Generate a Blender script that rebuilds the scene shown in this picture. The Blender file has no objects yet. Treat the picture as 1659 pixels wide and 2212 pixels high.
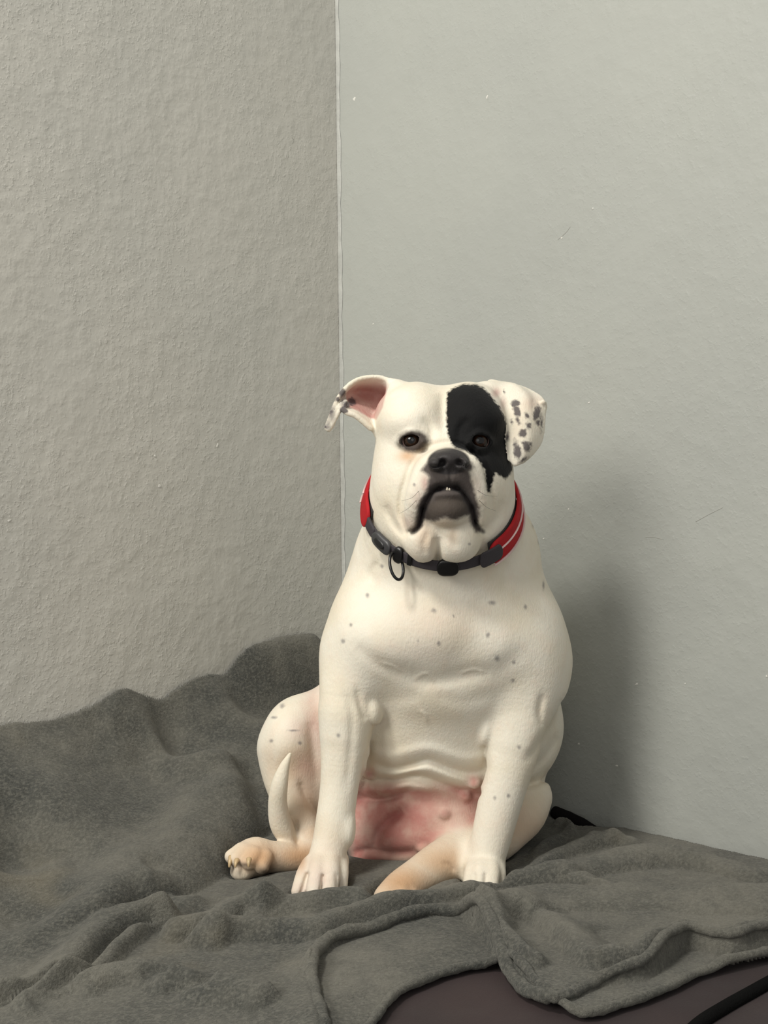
import bpy, bmesh, math, random
import numpy as np
from mathutils import Vector, Matrix

random.seed(4); np.random.seed(4)
SC = bpy.context.scene
COL = SC.collection

# ------------------------------------------------------------------ camera
FPX = 2400.0                      # focal length in pixels of the 1659x2212 frame
CX, CY = 829.5, 1106.0
CAMZ = 0.75
cam = bpy.data.cameras.new('camera'); camo = bpy.data.objects.new('camera', cam)
COL.objects.link(camo); SC.camera = camo
camo.location = (0, 0, CAMZ); camo.rotation_euler = (math.radians(90), 0, 0)
cam.sensor_fit = 'VERTICAL'; cam.sensor_height = 36.0; cam.lens = FPX / 2212.0 * 36.0
cam.clip_start = 0.02

# ------------------------------------------------------------------ world, lights, exposure
w = bpy.data.worlds.new('world'); SC.world = w; w.use_nodes = True
bg = w.node_tree.nodes['Background']
bg.inputs[0].default_value = (1.0, 0.985, 0.95, 1); bg.inputs[1].default_value = 0.47

def area(name, loc, target, size, power, color, sizey=None):
    l = bpy.data.lights.new(name, 'AREA'); o = bpy.data.objects.new(name, l); COL.objects.link(o)
    l.shape = 'RECTANGLE' if sizey else 'DISK'
    l.size = size
    if sizey: l.size_y = sizey
    l.energy = power; l.color = color
    o.location = loc
    d = Vector(target) - Vector(loc)
    o.rotation_euler = d.to_track_quat('-Z', 'Y').to_euler()
    return o
area('ceiling_lamp', (-2.05, -1.05, 2.10), (0.10, 1.4, 0.62), 1.30, 48, (1.0, 0.965, 0.89))
area('ceiling_lamp', (-1.30, -0.40, 3.30), (0.08, 1.36, 0.62), 0.60, 62, (1.0, 0.97, 0.90))
area('fill_behind_camera', (-0.35, -1.8, 1.15), (0.3, 1.5, 0.45), 1.5, 6, (1.0, 0.985, 0.955))  # soft frontal fill, added to lift the lower walls and the dog

SC.view_settings.view_transform = 'Standard'
SC.view_settings.look = 'None'
SC.view_settings.exposure = 0.12
SC.view_settings.gamma = 1.0
SC.view_settings.use_curve_mapping = False

# ------------------------------------------------------------------ helpers
def W(px, py, Y):
    return np.array([(px - CX) / FPX * Y, Y, CAMZ - (py - CY) / FPX * Y])
def onz(px, py, z):
    Y = (CAMZ - z) * FPX / (py - CY)
    return W(px, py, Y)

def setp(o, label=None, cat=None, group=None, kind=None):
    if label: o['label'] = label
    if cat: o['category'] = cat
    if group: o['group'] = group
    if kind: o['kind'] = kind
    return o

def mesh_obj(name, verts, faces, mat, parent=None, smooth=True):
    me = bpy.data.meshes.new(name)
    verts = np.asarray(verts, dtype=np.float32).reshape(-1, 3)
    if isinstance(faces, np.ndarray) and faces.ndim == 2:
        n, k = faces.shape
        me.vertices.add(len(verts)); me.vertices.foreach_set('co', verts.ravel())
        me.loops.add(n * k); me.loops.foreach_set('vertex_index', faces.astype(np.int32).ravel())
        me.polygons.add(n)
        me.polygons.foreach_set('loop_start', np.arange(0, n * k, k, dtype=np.int32))
        me.polygons.foreach_set('loop_total', np.full(n, k, dtype=np.int32))
        me.update(calc_edges=True); me.validate()
    else:
        me.from_pydata([tuple(map(float, v)) for v in verts], [], [tuple(map(int, f)) for f in faces])
        me.update()
    if smooth: me.polygons.foreach_set('use_smooth', [True] * len(me.polygons))
    if mat: me.materials.append(mat)
    o = bpy.data.objects.new(name, me); COL.objects.link(o)
    if parent: o.parent = parent; o.matrix_parent_inverse = Matrix.Translation(-parent.location)
    return o

def bm_obj(name, bm, mat, parent=None, smooth=True):
    bmesh.ops.recalc_face_normals(bm, faces=bm.faces[:])
    me = bpy.data.meshes.new(name); bm.to_mesh(me); bm.free()
    if smooth: me.polygons.foreach_set('use_smooth', [True] * len(me.polygons))
    me.materials.append(mat)
    o = bpy.data.objects.new(name, me); COL.objects.link(o)
    if parent: o.parent = parent; o.matrix_parent_inverse = Matrix.Translation(-parent.location)
    return o

def crom(pts, n, closed=False):
    P = np.asarray(pts, float); out = []
    m = len(P)
    rng = range(m) if closed else range(m - 1)
    for i in rng:
        if closed: p0, p1, p2, p3 = P[i - 1], P[i], P[(i + 1) % m], P[(i + 2) % m]
        else: p0, p1, p2, p3 = P[max(i - 1, 0)], P[i], P[i + 1], P[min(i + 2, m - 1)]
        for t in np.arange(n) / n:
            out.append(0.5 * (2 * p1 + (p2 - p0) * t + (2 * p0 - 5 * p1 + 4 * p2 - p3) * t * t + (3 * p1 - p0 - 3 * p2 + p3) * t ** 3))
    if not closed: out.append(P[-1])
    return np.array(out)

def tube(path, radii, seg=10, closed=False):
    """verts, faces of a tube along a path"""
    P = np.asarray(path, float); n = len(P)
    if np.isscalar(radii): radii = np.full(n, radii)
    V = []; F = []
    up = np.array([0.13, 0.27, 0.95])
    prevn = None
    for i in range(n):
        a = P[(i - 1) % n] if (closed or i > 0) else P[i]
        b = P[(i + 1) % n] if (closed or i < n - 1) else P[i]
        t = b - a; t = t / (np.linalg.norm(t) + 1e-12)
        nn = (up - t * up.dot(t)) if prevn is None else (prevn - t * prevn.dot(t))
        nn /= np.linalg.norm(nn); prevn = nn
        bb = np.cross(t, nn)
        for k in range(seg):
            an = 2 * math.pi * k / seg
            V.append(P[i] + radii[i] * (math.cos(an) * nn + math.sin(an) * bb))
    rows = n if closed else n - 1
    for i in range(rows):
        for k in range(seg):
            j = (i + 1) % n
            F.append((i * seg + k, i * seg + (k + 1) % seg, j * seg + (k + 1) % seg, j * seg + k))
    if not closed:
        F.append(tuple(range(seg))[::-1]); F.append(tuple((n - 1) * seg + k for k in range(seg)))
    return V, F

def vnoise(x, y, seed=0):
    """smooth 2d value noise, vectorised"""
    xi = np.floor(x).astype(np.int64); yi = np.floor(y).astype(np.int64)
    xf = x - xi; yf = y - yi
    def h(a, b):
        v = (a * 374761393 + b * 668265263 + seed * 974711) & 0xffffffff
        v = ((v ^ (v >> 13)) * 1274126177) & 0xffffffff
        return ((v ^ (v >> 16)) & 0xffff) / 65535.0
    u = xf * xf * (3 - 2 * xf); v = yf * yf * (3 - 2 * yf)
    return (h(xi, yi) * (1 - u) + h(xi + 1, yi) * u) * (1 - v) + (h(xi, yi + 1) * (1 - u) + h(xi + 1, yi + 1) * u) * v - 0.5

def sstep(a, b, x):
    t = np.clip((x - a) / (b - a), 0, 1); return t * t * (3 - 2 * t)

# ------------------------------------------------------------------ materials
class NT:
    def __init__(self, name):
        self.m = bpy.data.materials.new(name); self.m.use_nodes = True
        self.t = self.m.node_tree; self.b = self.t.nodes['Principled BSDF']
    def n(self, typ, **kw):
        nd = self.t.nodes.new(typ)
        for k, v in kw.items():
            if k.startswith('i_'):
                key = k[2:]
                key = int(key) if key.isdigit() else key.replace('_', ' ')
                nd.inputs[key].default_value = v
            else: setattr(nd, k, v)
        return nd
    def l(self, a, b): self.t.links.new(a, b)
    def coords(self, scale=(1, 1, 1)):
        c = self.n('ShaderNodeTexCoord'); mp = self.n('ShaderNodeMapping'); mp.inputs['Scale'].default_value = scale
        self.l(c.outputs['Object'], mp.inputs[0]); return mp.outputs[0]
    def noise(self, vec, scale, detail=2, rough=.5):
        x = self.n('ShaderNodeTexNoise'); x.inputs['Scale'].default_value = scale
        x.inputs['Detail'].default_value = detail; x.inputs['Roughness'].default_value = rough
        if vec is not None: self.l(vec, x.inputs['Vector'])
        return x.outputs['Fac']
    def math(self, op, a, b=None, clamp=False):
        x = self.n('ShaderNodeMath', operation=op, use_clamp=clamp)
        for i, v in enumerate((a, b)):
            if v is None: continue
            if isinstance(v, (int, float)): x.inputs[i].default_value = v
            else: self.l(v, x.inputs[i])
        return x.outputs[0]
    def ramp(self, v, a, b, smooth=True):
        x = self.n('ShaderNodeMapRange'); x.interpolation_type = 'SMOOTHSTEP' if smooth else 'LINEAR'
        x.inputs['From Min'].default_value = a; x.inputs['From Max'].default_value = b
        self.l(v, x.inputs['Value']); return x.outputs['Result']
    def mix(self, f, a, b):
        x = self.n('ShaderNodeMix', data_type='RGBA')
        if isinstance(f, (int, float)): x.inputs['Factor'].default_value = f
        else: self.l(f, x.inputs['Factor'])
        for s, v in (('A', a), ('B', b)):
            sock = [i for i in x.inputs if i.name == s and i.type == 'RGBA'][0]
            if isinstance(v, tuple): sock.default_value = (*v, 1) if len(v) == 3 else v
            else: self.l(v, sock)
        return [o for o in x.outputs if o.type == 'RGBA'][0]
    def attr(self, name):
        x = self.n('ShaderNodeAttribute', attribute_name=name); return x.outputs['Fac']
    def bump(self, h, strength, dist, prev=None):
        x = self.n('ShaderNodeBump'); x.inputs['Strength'].default_value = strength; x.inputs['Distance'].default_value = dist
        self.l(h, x.inputs['Height'])
        if prev is not None: self.l(prev, x.inputs['Normal'])
        return x.outputs['Normal']

def srgb(r, g, b):
    f = lambda c: (c / 255 / 12.92) if c / 255 <= .04045 else ((c / 255 + .055) / 1.055) ** 2.4
    return (f(r), f(g), f(b))

def wall_mat(name, base, tint, bump_s):
    m = NT(name); v = m.coords()
    n1 = m.noise(v, 3.0, 3); n2 = m.noise(v, 14, 3)
    c = m.mix(m.ramp(n1, .35, .7), base, tint)
    c = m.mix(m.math('MULTIPLY', m.ramp(n2, .45, .75), .25), c, tuple(x * .93 for x in base))
    # small pale paint nibs
    vo = m.n('ShaderNodeTexVoronoi', feature='F1'); vo.inputs['Scale'].default_value = 14; m.l(v, vo.inputs['Vector'])
    dots = m.ramp(vo.outputs['Distance'], .030, .012)
    sel = m.math('GREATER_THAN', m.noise(v, 9.0, 0), .60)
    chips = m.math('MULTIPLY', dots, sel)
    c = m.mix(m.math('MULTIPLY', chips, .6), c, (.72, .71, .66))
    m.l(c, m.b.inputs['Base Color'])
    m.b.inputs['Roughness'].default_value = .52
    m.b.inputs['Specular IOR Level'].default_value = .35
    # roller-stipple relief and broad trowel waves
    st = m.noise(v, 185, 4, .55); st2 = m.noise(v, 45, 3); br = m.noise(v, 7, 2)
    nb = m.bump(br, .12, .03)
    nb = m.bump(m.ramp(st2, .35, .75), bump_s * .5, .006, nb)
    pt = m.ramp(m.noise(v, 5, 2), .38, .62)
    nb = m.bump(m.math('MULTIPLY', m.ramp(st, .50, .74), m.math('ADD', m.math('MULTIPLY', pt, .8), .2)), bump_s, .0034, nb)
    nb = m.bump(chips, .5, .003, nb)
    m.l(nb, m.b.inputs['Normal'])
    return m.m
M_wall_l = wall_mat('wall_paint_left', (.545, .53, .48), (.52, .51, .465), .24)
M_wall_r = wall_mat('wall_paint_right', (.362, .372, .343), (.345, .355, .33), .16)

def plain(name, col, rough=.6, spec=.5, metal=0, bump=None):
    m = NT(name); v = m.coords()
    c = m.mix(m.ramp(m.noise(v, 40, 3), .3, .7), col, tuple(x * .85 for x in col))
    m.l(c, m.b.inputs['Base Color'])
    m.b.inputs['Roughness'].default_value = rough; m.b.inputs['Specular IOR Level'].default_value = spec
    m.b.inputs['Metallic'].default_value = metal
    if bump:
        m.l(m.bump(m.noise(v, bump[0], 3), bump[1], bump[2]), m.b.inputs['Normal'])
    return m.m

# ------------------------------------------------------------------ the setting
CORN = np.array([-0.068, 1.91]); DR = np.array([.739, -.674]); DL = np.array([-.674, -.739])
LEAN = -0.0115                     # the corner is not quite plumb
def wall(name, d, nrm, L, mat):
    H = 2.7; nu = 1
    V = []
    for off in (0.0, -0.12):
        for s in (-0.12 if off < 0 else 0.0, L):
            for z in (0, H):
                p = CORN + d * s + nrm * off
                V.append((p[0] + LEAN * (z - .3), p[1], z))
    F = [(0, 1, 3, 2), (4, 6, 7, 5), (0, 4, 5, 1), (2, 3, 7, 6), (1, 5, 7, 3), (0, 2, 6, 4)]
    o = mesh_obj(name, V, F, mat, smooth=False)
    setp(o, kind='structure'); return o
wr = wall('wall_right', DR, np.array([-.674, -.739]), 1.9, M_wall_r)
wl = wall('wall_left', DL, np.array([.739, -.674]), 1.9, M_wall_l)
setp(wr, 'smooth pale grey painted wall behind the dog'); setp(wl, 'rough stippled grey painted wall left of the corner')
# floor under the bed
fl = mesh_obj('floor', [(-1.6, -.6, 0), (1.8, -.6, 0), (1.8, 2.2, 0), (-1.6, 2.2, 0), (-1.6, -.6, -.05), (1.8, -.6, -.05), (1.8, 2.2, -.05), (-1.6, 2.2, -.05)],
              [(0, 1, 2, 3), (7, 6, 5, 4), (0, 4, 5, 1), (1, 5, 6, 2), (2, 6, 7, 3), (3, 7, 4, 0)], plain('floor_vinyl', (.22, .2, .18), .5), smooth=False)
setp(fl, 'plain floor below the bed', kind='structure')
# bead of filler running down the corner
V = []; F = []
nz = 120
for i in range(nz + 1):
    z = .0 + 2.6 * i / nz
    base = np.array([CORN[0] + LEAN * (z - .3), CORN[1]])
    wob = .0012 * math.sin(i * 2.1) + .001 * math.sin(i * .73)
    a = base + DR * (.0085 + wob) + np.array([-.674, -.739]) * .0008
    b = base + DR * .0045 + DL * .0010 + np.array([0, -1]) * .0012
    c = base + DL * (.0018) + np.array([.739, -.674]) * .0006
    for p in (a, b, c): V.append((p[0], p[1], z))
for i in range(nz):
    for k in range(2): F.append((i * 3 + k, i * 3 + k + 1, i * 3 + k + 4, i * 3 + k + 3))
tr = mesh_obj('trim_1', V, F, plain('corner_filler', (.42, .425, .395), .55, bump=(90, .5, .003)))
setp(tr, 'pale bead of filler down the wall corner', kind='structure')

# ------------------------------------------------------------------ SDF modelling of the dog
PXY = lambda P: (CX + FPX * P[:, 0] / P[:, 1], CY + FPX * (CAMZ - P[:, 2]) / P[:, 1])

class Prim: pass
def ell(px, py, Y, rx, ry, rz, rot=None):
    """ellipsoid: rx, ry in frame pixels at that distance, rz in metres of depth"""
    p = Prim(); s = Y / FPX
    p.c = W(px, py, Y); p.r = np.array([rx * s, rz, ry * s]); p.br = p.r.max()
    p.R = None
    if rot is not None:
        p.R = np.array(Matrix.Rotation(math.radians(rot[0]), 3, rot[1]))       # local->world
    c32 = p.c.astype(np.float32); R32 = None if p.R is None else p.R.astype(np.float32)
    i1 = (1 / p.r).astype(np.float32)
    def f(P):
        q = P - c32
        if R32 is not None: q = q @ R32
        q = q * i1; k0 = np.sqrt(np.einsum('ij,ij->i', q, q))
        q = q * i1; k1 = np.sqrt(np.einsum('ij,ij->i', q, q)) + np.float32(1e-9)
        return k0 * (k0 - 1) / k1
    p.f = f; return p
def chain(pts, sub=4):
    """tapered limb through (px,py,Y,radius px)"""
    p = Prim()
    A = np.array([np.append(W(a[0], a[1], a[2]), a[3] * a[2] / FPX) for a in pts])
    if len(A) > 2 and sub > 1: A = crom(A, sub)
    p.c = A[:, :3].mean(0); p.br = (np.linalg.norm(A[:, :3] - p.c, axis=1) + A[:, 3]).max()
    A0, A1 = A[:-1], A[1:]; BA = A1[:, :3] - A0[:, :3]; BB = (BA ** 2).sum(1) + 1e-12
    A32 = A.astype(np.float32)
    def lb(c):
        h = np.clip(((c - A0[:, :3]) * BA).sum(1) / BB, 0, 1)
        return (np.sqrt(((c - A0[:, :3] - h[:, None] * BA) ** 2).sum(1)) - (A0[:, 3] + (A1[:, 3] - A0[:, 3]) * h)).min()
    p.lb = lb
    def f(P):
        c = P[len(P) // 2]; rad = np.sqrt(((P - c) ** 2).sum(1).max())
        h = np.clip(((c - A0[:, :3]) * BA).sum(1) / BB, 0, 1)
        dc = np.sqrt(((c - A0[:, :3] - h[:, None] * BA) ** 2).sum(1)) - (A0[:, 3] + (A1[:, 3] - A0[:, 3]) * h)
        best = None
        for i in np.nonzero(dc <= dc.min() + 2 * rad + 1e-6)[0]:
            a, b = A32[i], A32[i + 1]
            ba = b[:3] - a[:3]; pa = P - a[:3]
            h = np.clip(pa @ ba / (ba @ ba + 1e-12), 0, 1)
            e = pa - h[:, None] * ba
            d = np.sqrt(np.einsum('ij,ij->i', e, e)) - (a[3] + (b[3] - a[3]) * h)
            best = d if best is None else np.minimum(best, d)
        return best
    p.f = f; return p
def cloud(pts, r):
    """thin sheet: many little balls"""
    p = Prim(); A = np.asarray(pts, float)
    rr = np.full(len(A), r) if np.isscalar(r) else np.asarray(r)
    p.c = A.mean(0); p.br = np.linalg.norm(A - p.c, axis=1).max() + rr.max()
    p.lb = lambda c: np.sqrt(((A - c) ** 2).sum(1).min()) - rr.max()
    def f(P):
        c = P.mean(0); rad = np.linalg.norm(P - c, axis=1).max()
        da = np.linalg.norm(A - c, axis=1)
        sel = da < min(da.min() + 2 * rad + .004, rad + .06) + 1e-6
        if not sel.any(): return np.full(len(P), .05)
        a = (A[sel] - c).astype(np.float32); q = (P - c).astype(np.float32); ra = rr[sel].astype(np.float32)
        out = np.empty(len(P))
        for i in range(0, len(P), 1024):
            d2 = (q[i:i + 1024] ** 2).sum(1)[:, None] + (a ** 2).sum(1)[None] - 2 * q[i:i + 1024] @ a.T
            out[i:i + 1024] = (np.sqrt(np.maximum(d2, 0)) - ra[None]).min(1)
        return out
    p.f = f; return p

def poly_dist(x, y, pts):
    best = np.full(x.shape, 1e9)
    for (ax, ay), (bx, by) in zip(pts[:-1], pts[1:]):
        dx, dy = bx - ax, by - ay
        h = np.clip(((x - ax) * dx + (y - ay) * dy) / (dx * dx + dy * dy + 1e-9), 0, 1)
        best = np.minimum(best, np.hypot(x - ax - h * dx, y - ay - h * dy))
    return best
def poly_sd(x, y, pts):
    """signed distance, positive inside"""
    P = list(pts); ins = np.zeros(x.shape, bool)
    for (ax, ay), (bx, by) in zip(P, P[1:] + P[:1]):
        c = ((ay > y) != (by > y)) & (x < (bx - ax) * (y - ay) / (by - ay + 1e-12) + ax)
        ins ^= c
    d = poly_dist(x, y, P + P[:1])
    return np.where(ins, d, -d)

OPS = []       # (op, k, prim)
def U(k, p): OPS.append(('u', k, p))
def SUB(k, p): OPS.append(('s', k, p))
def EMB(pts, wpx, amp, Y, Yr=.035, smooth=True, taper=True):
    """raised (amp>0) or pressed-in (amp<0) line along the coat"""
    p = Prim(); pts = [tuple(q) for q in (crom(pts, 5) if smooth and len(pts) > 2 else pts)]
    C3 = np.array([W(a, b, Y) for a, b in pts]); p.c = C3.mean(0)
    s = Y / FPX
    p.br = np.linalg.norm(C3 - p.c, axis=1).max() + Yr + wpx * 2.5 * s
    L = np.array(pts); n = len(L)
    def f(P):
        x, y = PXY(P)
        x0, x1, y0, y1 = x.min() - 2.6 * wpx, x.max() + 2.6 * wpx, y.min() - 2.6 * wpx, y.max() + 2.6 * wpx
        best = np.full(x.shape, 1e9, np.float32); tt = np.zeros(x.shape, np.float32)
        for i, ((ax, ay), (bx, by)) in enumerate(zip(pts[:-1], pts[1:])):
            if max(ax, bx) < x0 or min(ax, bx) > x1 or max(ay, by) < y0 or min(ay, by) > y1: continue
            dx, dy = bx - ax, by - ay
            h = np.clip(((x - ax) * dx + (y - ay) * dy) / (dx * dx + dy * dy + 1e-9), 0, 1)
            d = np.hypot(x - ax - h * dx, y - ay - h * dy)
            m = d < best; best = np.where(m, d, best); tt = np.where(m, (i + h) / (n - 1), tt)
        g = np.exp(-(best / wpx) ** 2) * (1 - sstep(Yr * .6, Yr, np.abs(P[:, 1] - Y)))
        if taper: g = g * np.sqrt(np.clip(4 * tt * (1 - tt) + .08, 0, 1))
        return -amp * g
    p.f = f; OPS.append(('d', 0.0, p))

def evalops(P, ops):
    P = np.asarray(P, np.float32); d = np.full(len(P), .08, np.float32)
    for op, k, p in ops:
        if op == 'u':
            e = p.f(P)
            h = np.maximum(k - np.abs(d - e), 0) / k
            d = np.minimum(d, e) - h * h * k * .25
        elif op == 's':
            e = -p.f(P)
            h = np.maximum(k - np.abs(d - e), 0) / k
            d = np.maximum(d, e) + h * h * k * .25
        else:
            d = d + p.f(P)
    return d
def cull(c, rad, ops):
    out = []
    for o in ops:
        m = np.linalg.norm(o[2].c - c) - o[2].br - rad
        lim = o[1] * 1.05 + .008 if o[0] != 'd' else 0
        if m < lim and (not hasattr(o[2], 'lb') or o[2].lb(c) - rad < lim): out.append(o)
    return out
def surf(px, py, ops=None, Y0=1.12, Y1=1.7):
    """depth of the coat surface along a line of the frame"""
    Ys = np.arange(Y0, Y1, .0005)
    P = np.stack([(px - CX) / FPX * Ys, Ys, CAMZ - (py - CY) / FPX * Ys], 1)
    d = evalops(P, OPS if ops is None else ops)
    i = np.argmax(d < 0)
    return Ys[i] if d[i] < 0 else None
#@@DOG_BEGIN
# ---- torso
U(.03, ell(948, 1565, 1.500, 268, 195, .125))                    # belly
U(.05, ell(960, 1420, 1.445, 248, 180, .130))                    # rib cage
U(.05, ell(964, 1270, 1.425, 205, 155, .115))                    # withers, base of neck
NECK0 = len(OPS)
cn = np.array([.0705, 1.350, .7600]); nv = np.array([0, -math.sin(math.radians(42)), math.cos(math.radians(42))])
vv = np.array([0, math.cos(math.radians(42)), math.sin(math.radians(42))])
def wpx(P): return (CX + FPX * P[0] / P[1], CY + FPX * (CAMZ - P[2]) / P[1], P[1])
for off in (-.016, .018):
    a = cn - nv * .13 + vv * off; b = cn + nv * .0 + vv * off; c = cn + nv * .035 + vv * off
    U(.04, chain([(*wpx(a), 165), (*wpx(b), 141), (*wpx(c), 124)], 3))
U(.04, ell(1075, 1175, 1.425, 72, 85, .07))
NECK_OPS = list(OPS)
U(.035, ell(935, 1352, 1.375, 120, 95, .085))                     # breast
U(.03, ell(835, 1370, 1.375, 100, 95, .075, (18, 'Y')))           # pectorals
U(.03, ell(1060, 1375, 1.38, 110, 95, .075, (-18, 'Y')))
U(.03, ell(788, 1390, 1.40, 82, 140, .075, (6, 'Y')))            # shoulders
U(.03, ell(1135, 1410, 1.405, 92, 150, .08, (-5, 'Y')))
U(.03, ell(925, 1560, 1.415, 150, 110, .05))                      # sternum between the legs
U(.03, ell(900, 1775, 1.475, 165, 105, .075))                     # lower belly
U(.02, ell(970, 1745, 1.455, 90, 60, .06))
U(.02, ell(840, 1800, 1.465, 80, 75, .055))
U(.008, ell(793, 1868, 1.440, 26, 24, .018))
U(.02, ell(850, 1850, 1.46, 90, 45, .05))
# ---- forelegs
U(.022, chain([(775, 1420, 1.385, 78), (752, 1500, 1.36, 62), (744, 1580, 1.352, 50)], 9))
U(.007, chain([(748, 1540, 1.355, 58), (744, 1590, 1.352, 52), (734, 1690, 1.345, 42), (722, 1780, 1.335, 41), (710, 1835, 1.325, 39), (698, 1880, 1.312, 40)], 9))
U(.02, chain([(1135, 1430, 1.395, 86), (1128, 1520, 1.372, 70), (1114, 1590, 1.365, 57)], 9))
U(.007, chain([(1122, 1550, 1.370, 65), (1112, 1600, 1.365, 58), (1088, 1700, 1.36, 49), (1066, 1790, 1.355, 44), (1052, 1850, 1.35, 40), (1046, 1880, 1.345, 41)], 9))
U(.006, ell(770, 1590, 1.372, 30, 100, .026))                      # inside of the near elbow
U(.006, ell(1076, 1610, 1.378, 28, 90, .028))
U(.010, ell(754, 1795, 1.33, 12, 28, .014))                        # wrist pads
U(.006, ell(745, 1862, 1.328, 9, 17, .010))
U(.004, ell(806, 1528, 1.352, 20, 38, .020, (-12, 'Y')))             # loose skin behind the elbows
U(.006, ell(1050, 1568, 1.364, 15, 42, .018, (10, 'Y')))
# front paw, nearer
for (a, b, c, d, e, f, r0, r1) in ((672, 1870, 1.312, 646, 1925, 1.278, 22, 17), (690, 1868, 1.302, 680, 1928, 1.266, 24, 19), (712, 1868, 1.302, 712, 1925, 1.270, 24, 19), (735, 1872, 1.315, 736, 1915, 1.292, 18, 15)):
    U(.004, chain([(a, b, c, r0), ((a + d) / 2, (b + e) / 2 - 6, (c + f) / 2 - .004, (r0 + r1) / 2 + 1), (d, e, f, r1)], 3))
U(.008, ell(700, 1915, 1.312, 46, 26, .03))
# other front paw
for (a, b, c, d, e, f, r0, r1) in ((1026, 1870, 1.342, 1016, 1912, 1.312, 19, 16), (1042, 1868, 1.335, 1036, 1915, 1.302, 21, 18), (1060, 1868, 1.336, 1060, 1914, 1.304, 21, 18), (1074, 1872, 1.345, 1078, 1908, 1.320, 17, 15)):
    U(.005, chain([(a, b, c, r0), ((a + d) / 2, (b + e) / 2 - 6, (c + f) / 2 - .004, (r0 + r1) / 2 + 1), (d, e, f, r1)], 3))
U(.008, ell(1046, 1905, 1.34, 42, 24, .028))
# ---- hind leg on the open side
U(.03, ell(690, 1640, 1.50, 112, 150, .085, (12, 'Y')))              # thigh
U(.03, ell(630, 1590, 1.455, 64, 82, .06, (14, 'Y')))               # knee
U(.016, chain([(614, 1620, 1.445, 54), (622, 1680, 1.435, 52), (640, 1740, 1.425, 44), (662, 1795, 1.41, 30), (672, 1838, 1.395, 30)], 7))
U(.010, chain([(674, 1848, 1.392, 33), (628, 1852, 1.378, 32), (585, 1851, 1.368, 34), (556, 1850, 1.362, 40)]))
U(.008, ell(540, 1855, 1.358, 44, 38, .026))
for (a, b, c, d, e, f, r) in ((520, 1838, 1.352, 500, 1850, 1.346, 17), (530, 1842, 1.346, 512, 1856, 1.338, 19), (550, 1848, 1.340, 538, 1862, 1.331, 19), (572, 1852, 1.343, 566, 1872, 1.334, 18)):
    U(.004, chain([(a, b, c, r), (d, e, f, r - 2)], 1))
U(.004, ell(524, 1882, 1.343, 27, 19, .016)); 
# tail
U(.006, chain([(690, 1830, 1.43, 26), (640, 1815, 1.402, 26), (610, 1785, 1.388, 25), (600, 1740, 1.376, 21), (604, 1695, 1.368, 18), (615, 1655, 1.366, 11), (627, 1628, 1.366, 3.5)], 5))
# ---- hind leg by the wall
U(.03, ell(1100, 1728, 1.49, 80, 74, .072, (35, 'Y')))
U(.02, chain([(1156, 1722, 1.455, 34), (1122, 1765, 1.44, 46), (1070, 1812, 1.42, 49), (1010, 1838, 1.395, 51), (955, 1862, 1.365, 46), (905, 1895, 1.335, 42), (868, 1920, 1.31, 40), (840, 1942, 1.29, 34)]))
for (a, b, c, d, e, f, r) in ((850, 1925, 1.292, 822, 1958, 1.268, 17), (868, 1935, 1.286, 842, 1966, 1.262, 18), (888, 1940, 1.292, 868, 1966, 1.268, 17)):
    U(.005, chain([(a, b, c, r + 2), (d, e, f, r - 2)], 1))
# ---- head
H0 = len(OPS)
HEAD = []
def HU(k, p): OPS.append(('u', k, p)); HEAD.append(OPS[-1])
HU(.02, ell(898, 916, 1.350, 90, 90, .080))
HU(.022, ell(1010, 916, 1.350, 90, 90, .080))
HU(.02, ell(956, 990, 1.345, 134, 95, .075))
HU(.02, ell(868, 1035, 1.350, 54, 88, .065))
HU(.02, ell(1042, 1035, 1.350, 54, 88, .065))
HU(.02, ell(888, 913, 1.300, 44, 28, .030))                          # brows
HU(.02, ell(1030, 913, 1.300, 44, 28, .030))
HU(.025, ell(960, 1115, 1.345, 112, 85, .070))                       # throat
HU(.022, ell(917, 1160, 1.272, 44, 58, .030)); HU(.010, ell(984, 1162, 1.272, 56, 58, .030))
HU(.016, ell(967, 1026, 1.268, 76, 62, .055))                        # muzzle
HU(.010, chain([(930, 1012, 1.243, 38), (910, 1065, 1.243, 37), (897, 1108, 1.252, 28), (895, 1126, 1.256, 22)], 4))
HU(.010, chain([(1006, 1012, 1.243, 38), (1022, 1065, 1.243, 34), (1030, 1108, 1.252, 26), (1033, 1126, 1.256, 21)], 4))
HU(.006, ell(967, 1098, 1.258, 54, 45, .040))                        # lower jaw
HU(.006, ell(967, 1068, 1.243, 44, 18, .026))                        # lower lip
HU(.006, ell(968, 994, 1.224, 38, 22, .019))                         # nose leather
HU(.004, ell(940, 1003, 1.213, 17, 14, .012)); HU(.004, ell(999, 1003, 1.213, 16, 14, .012))
EYES = []
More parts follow.
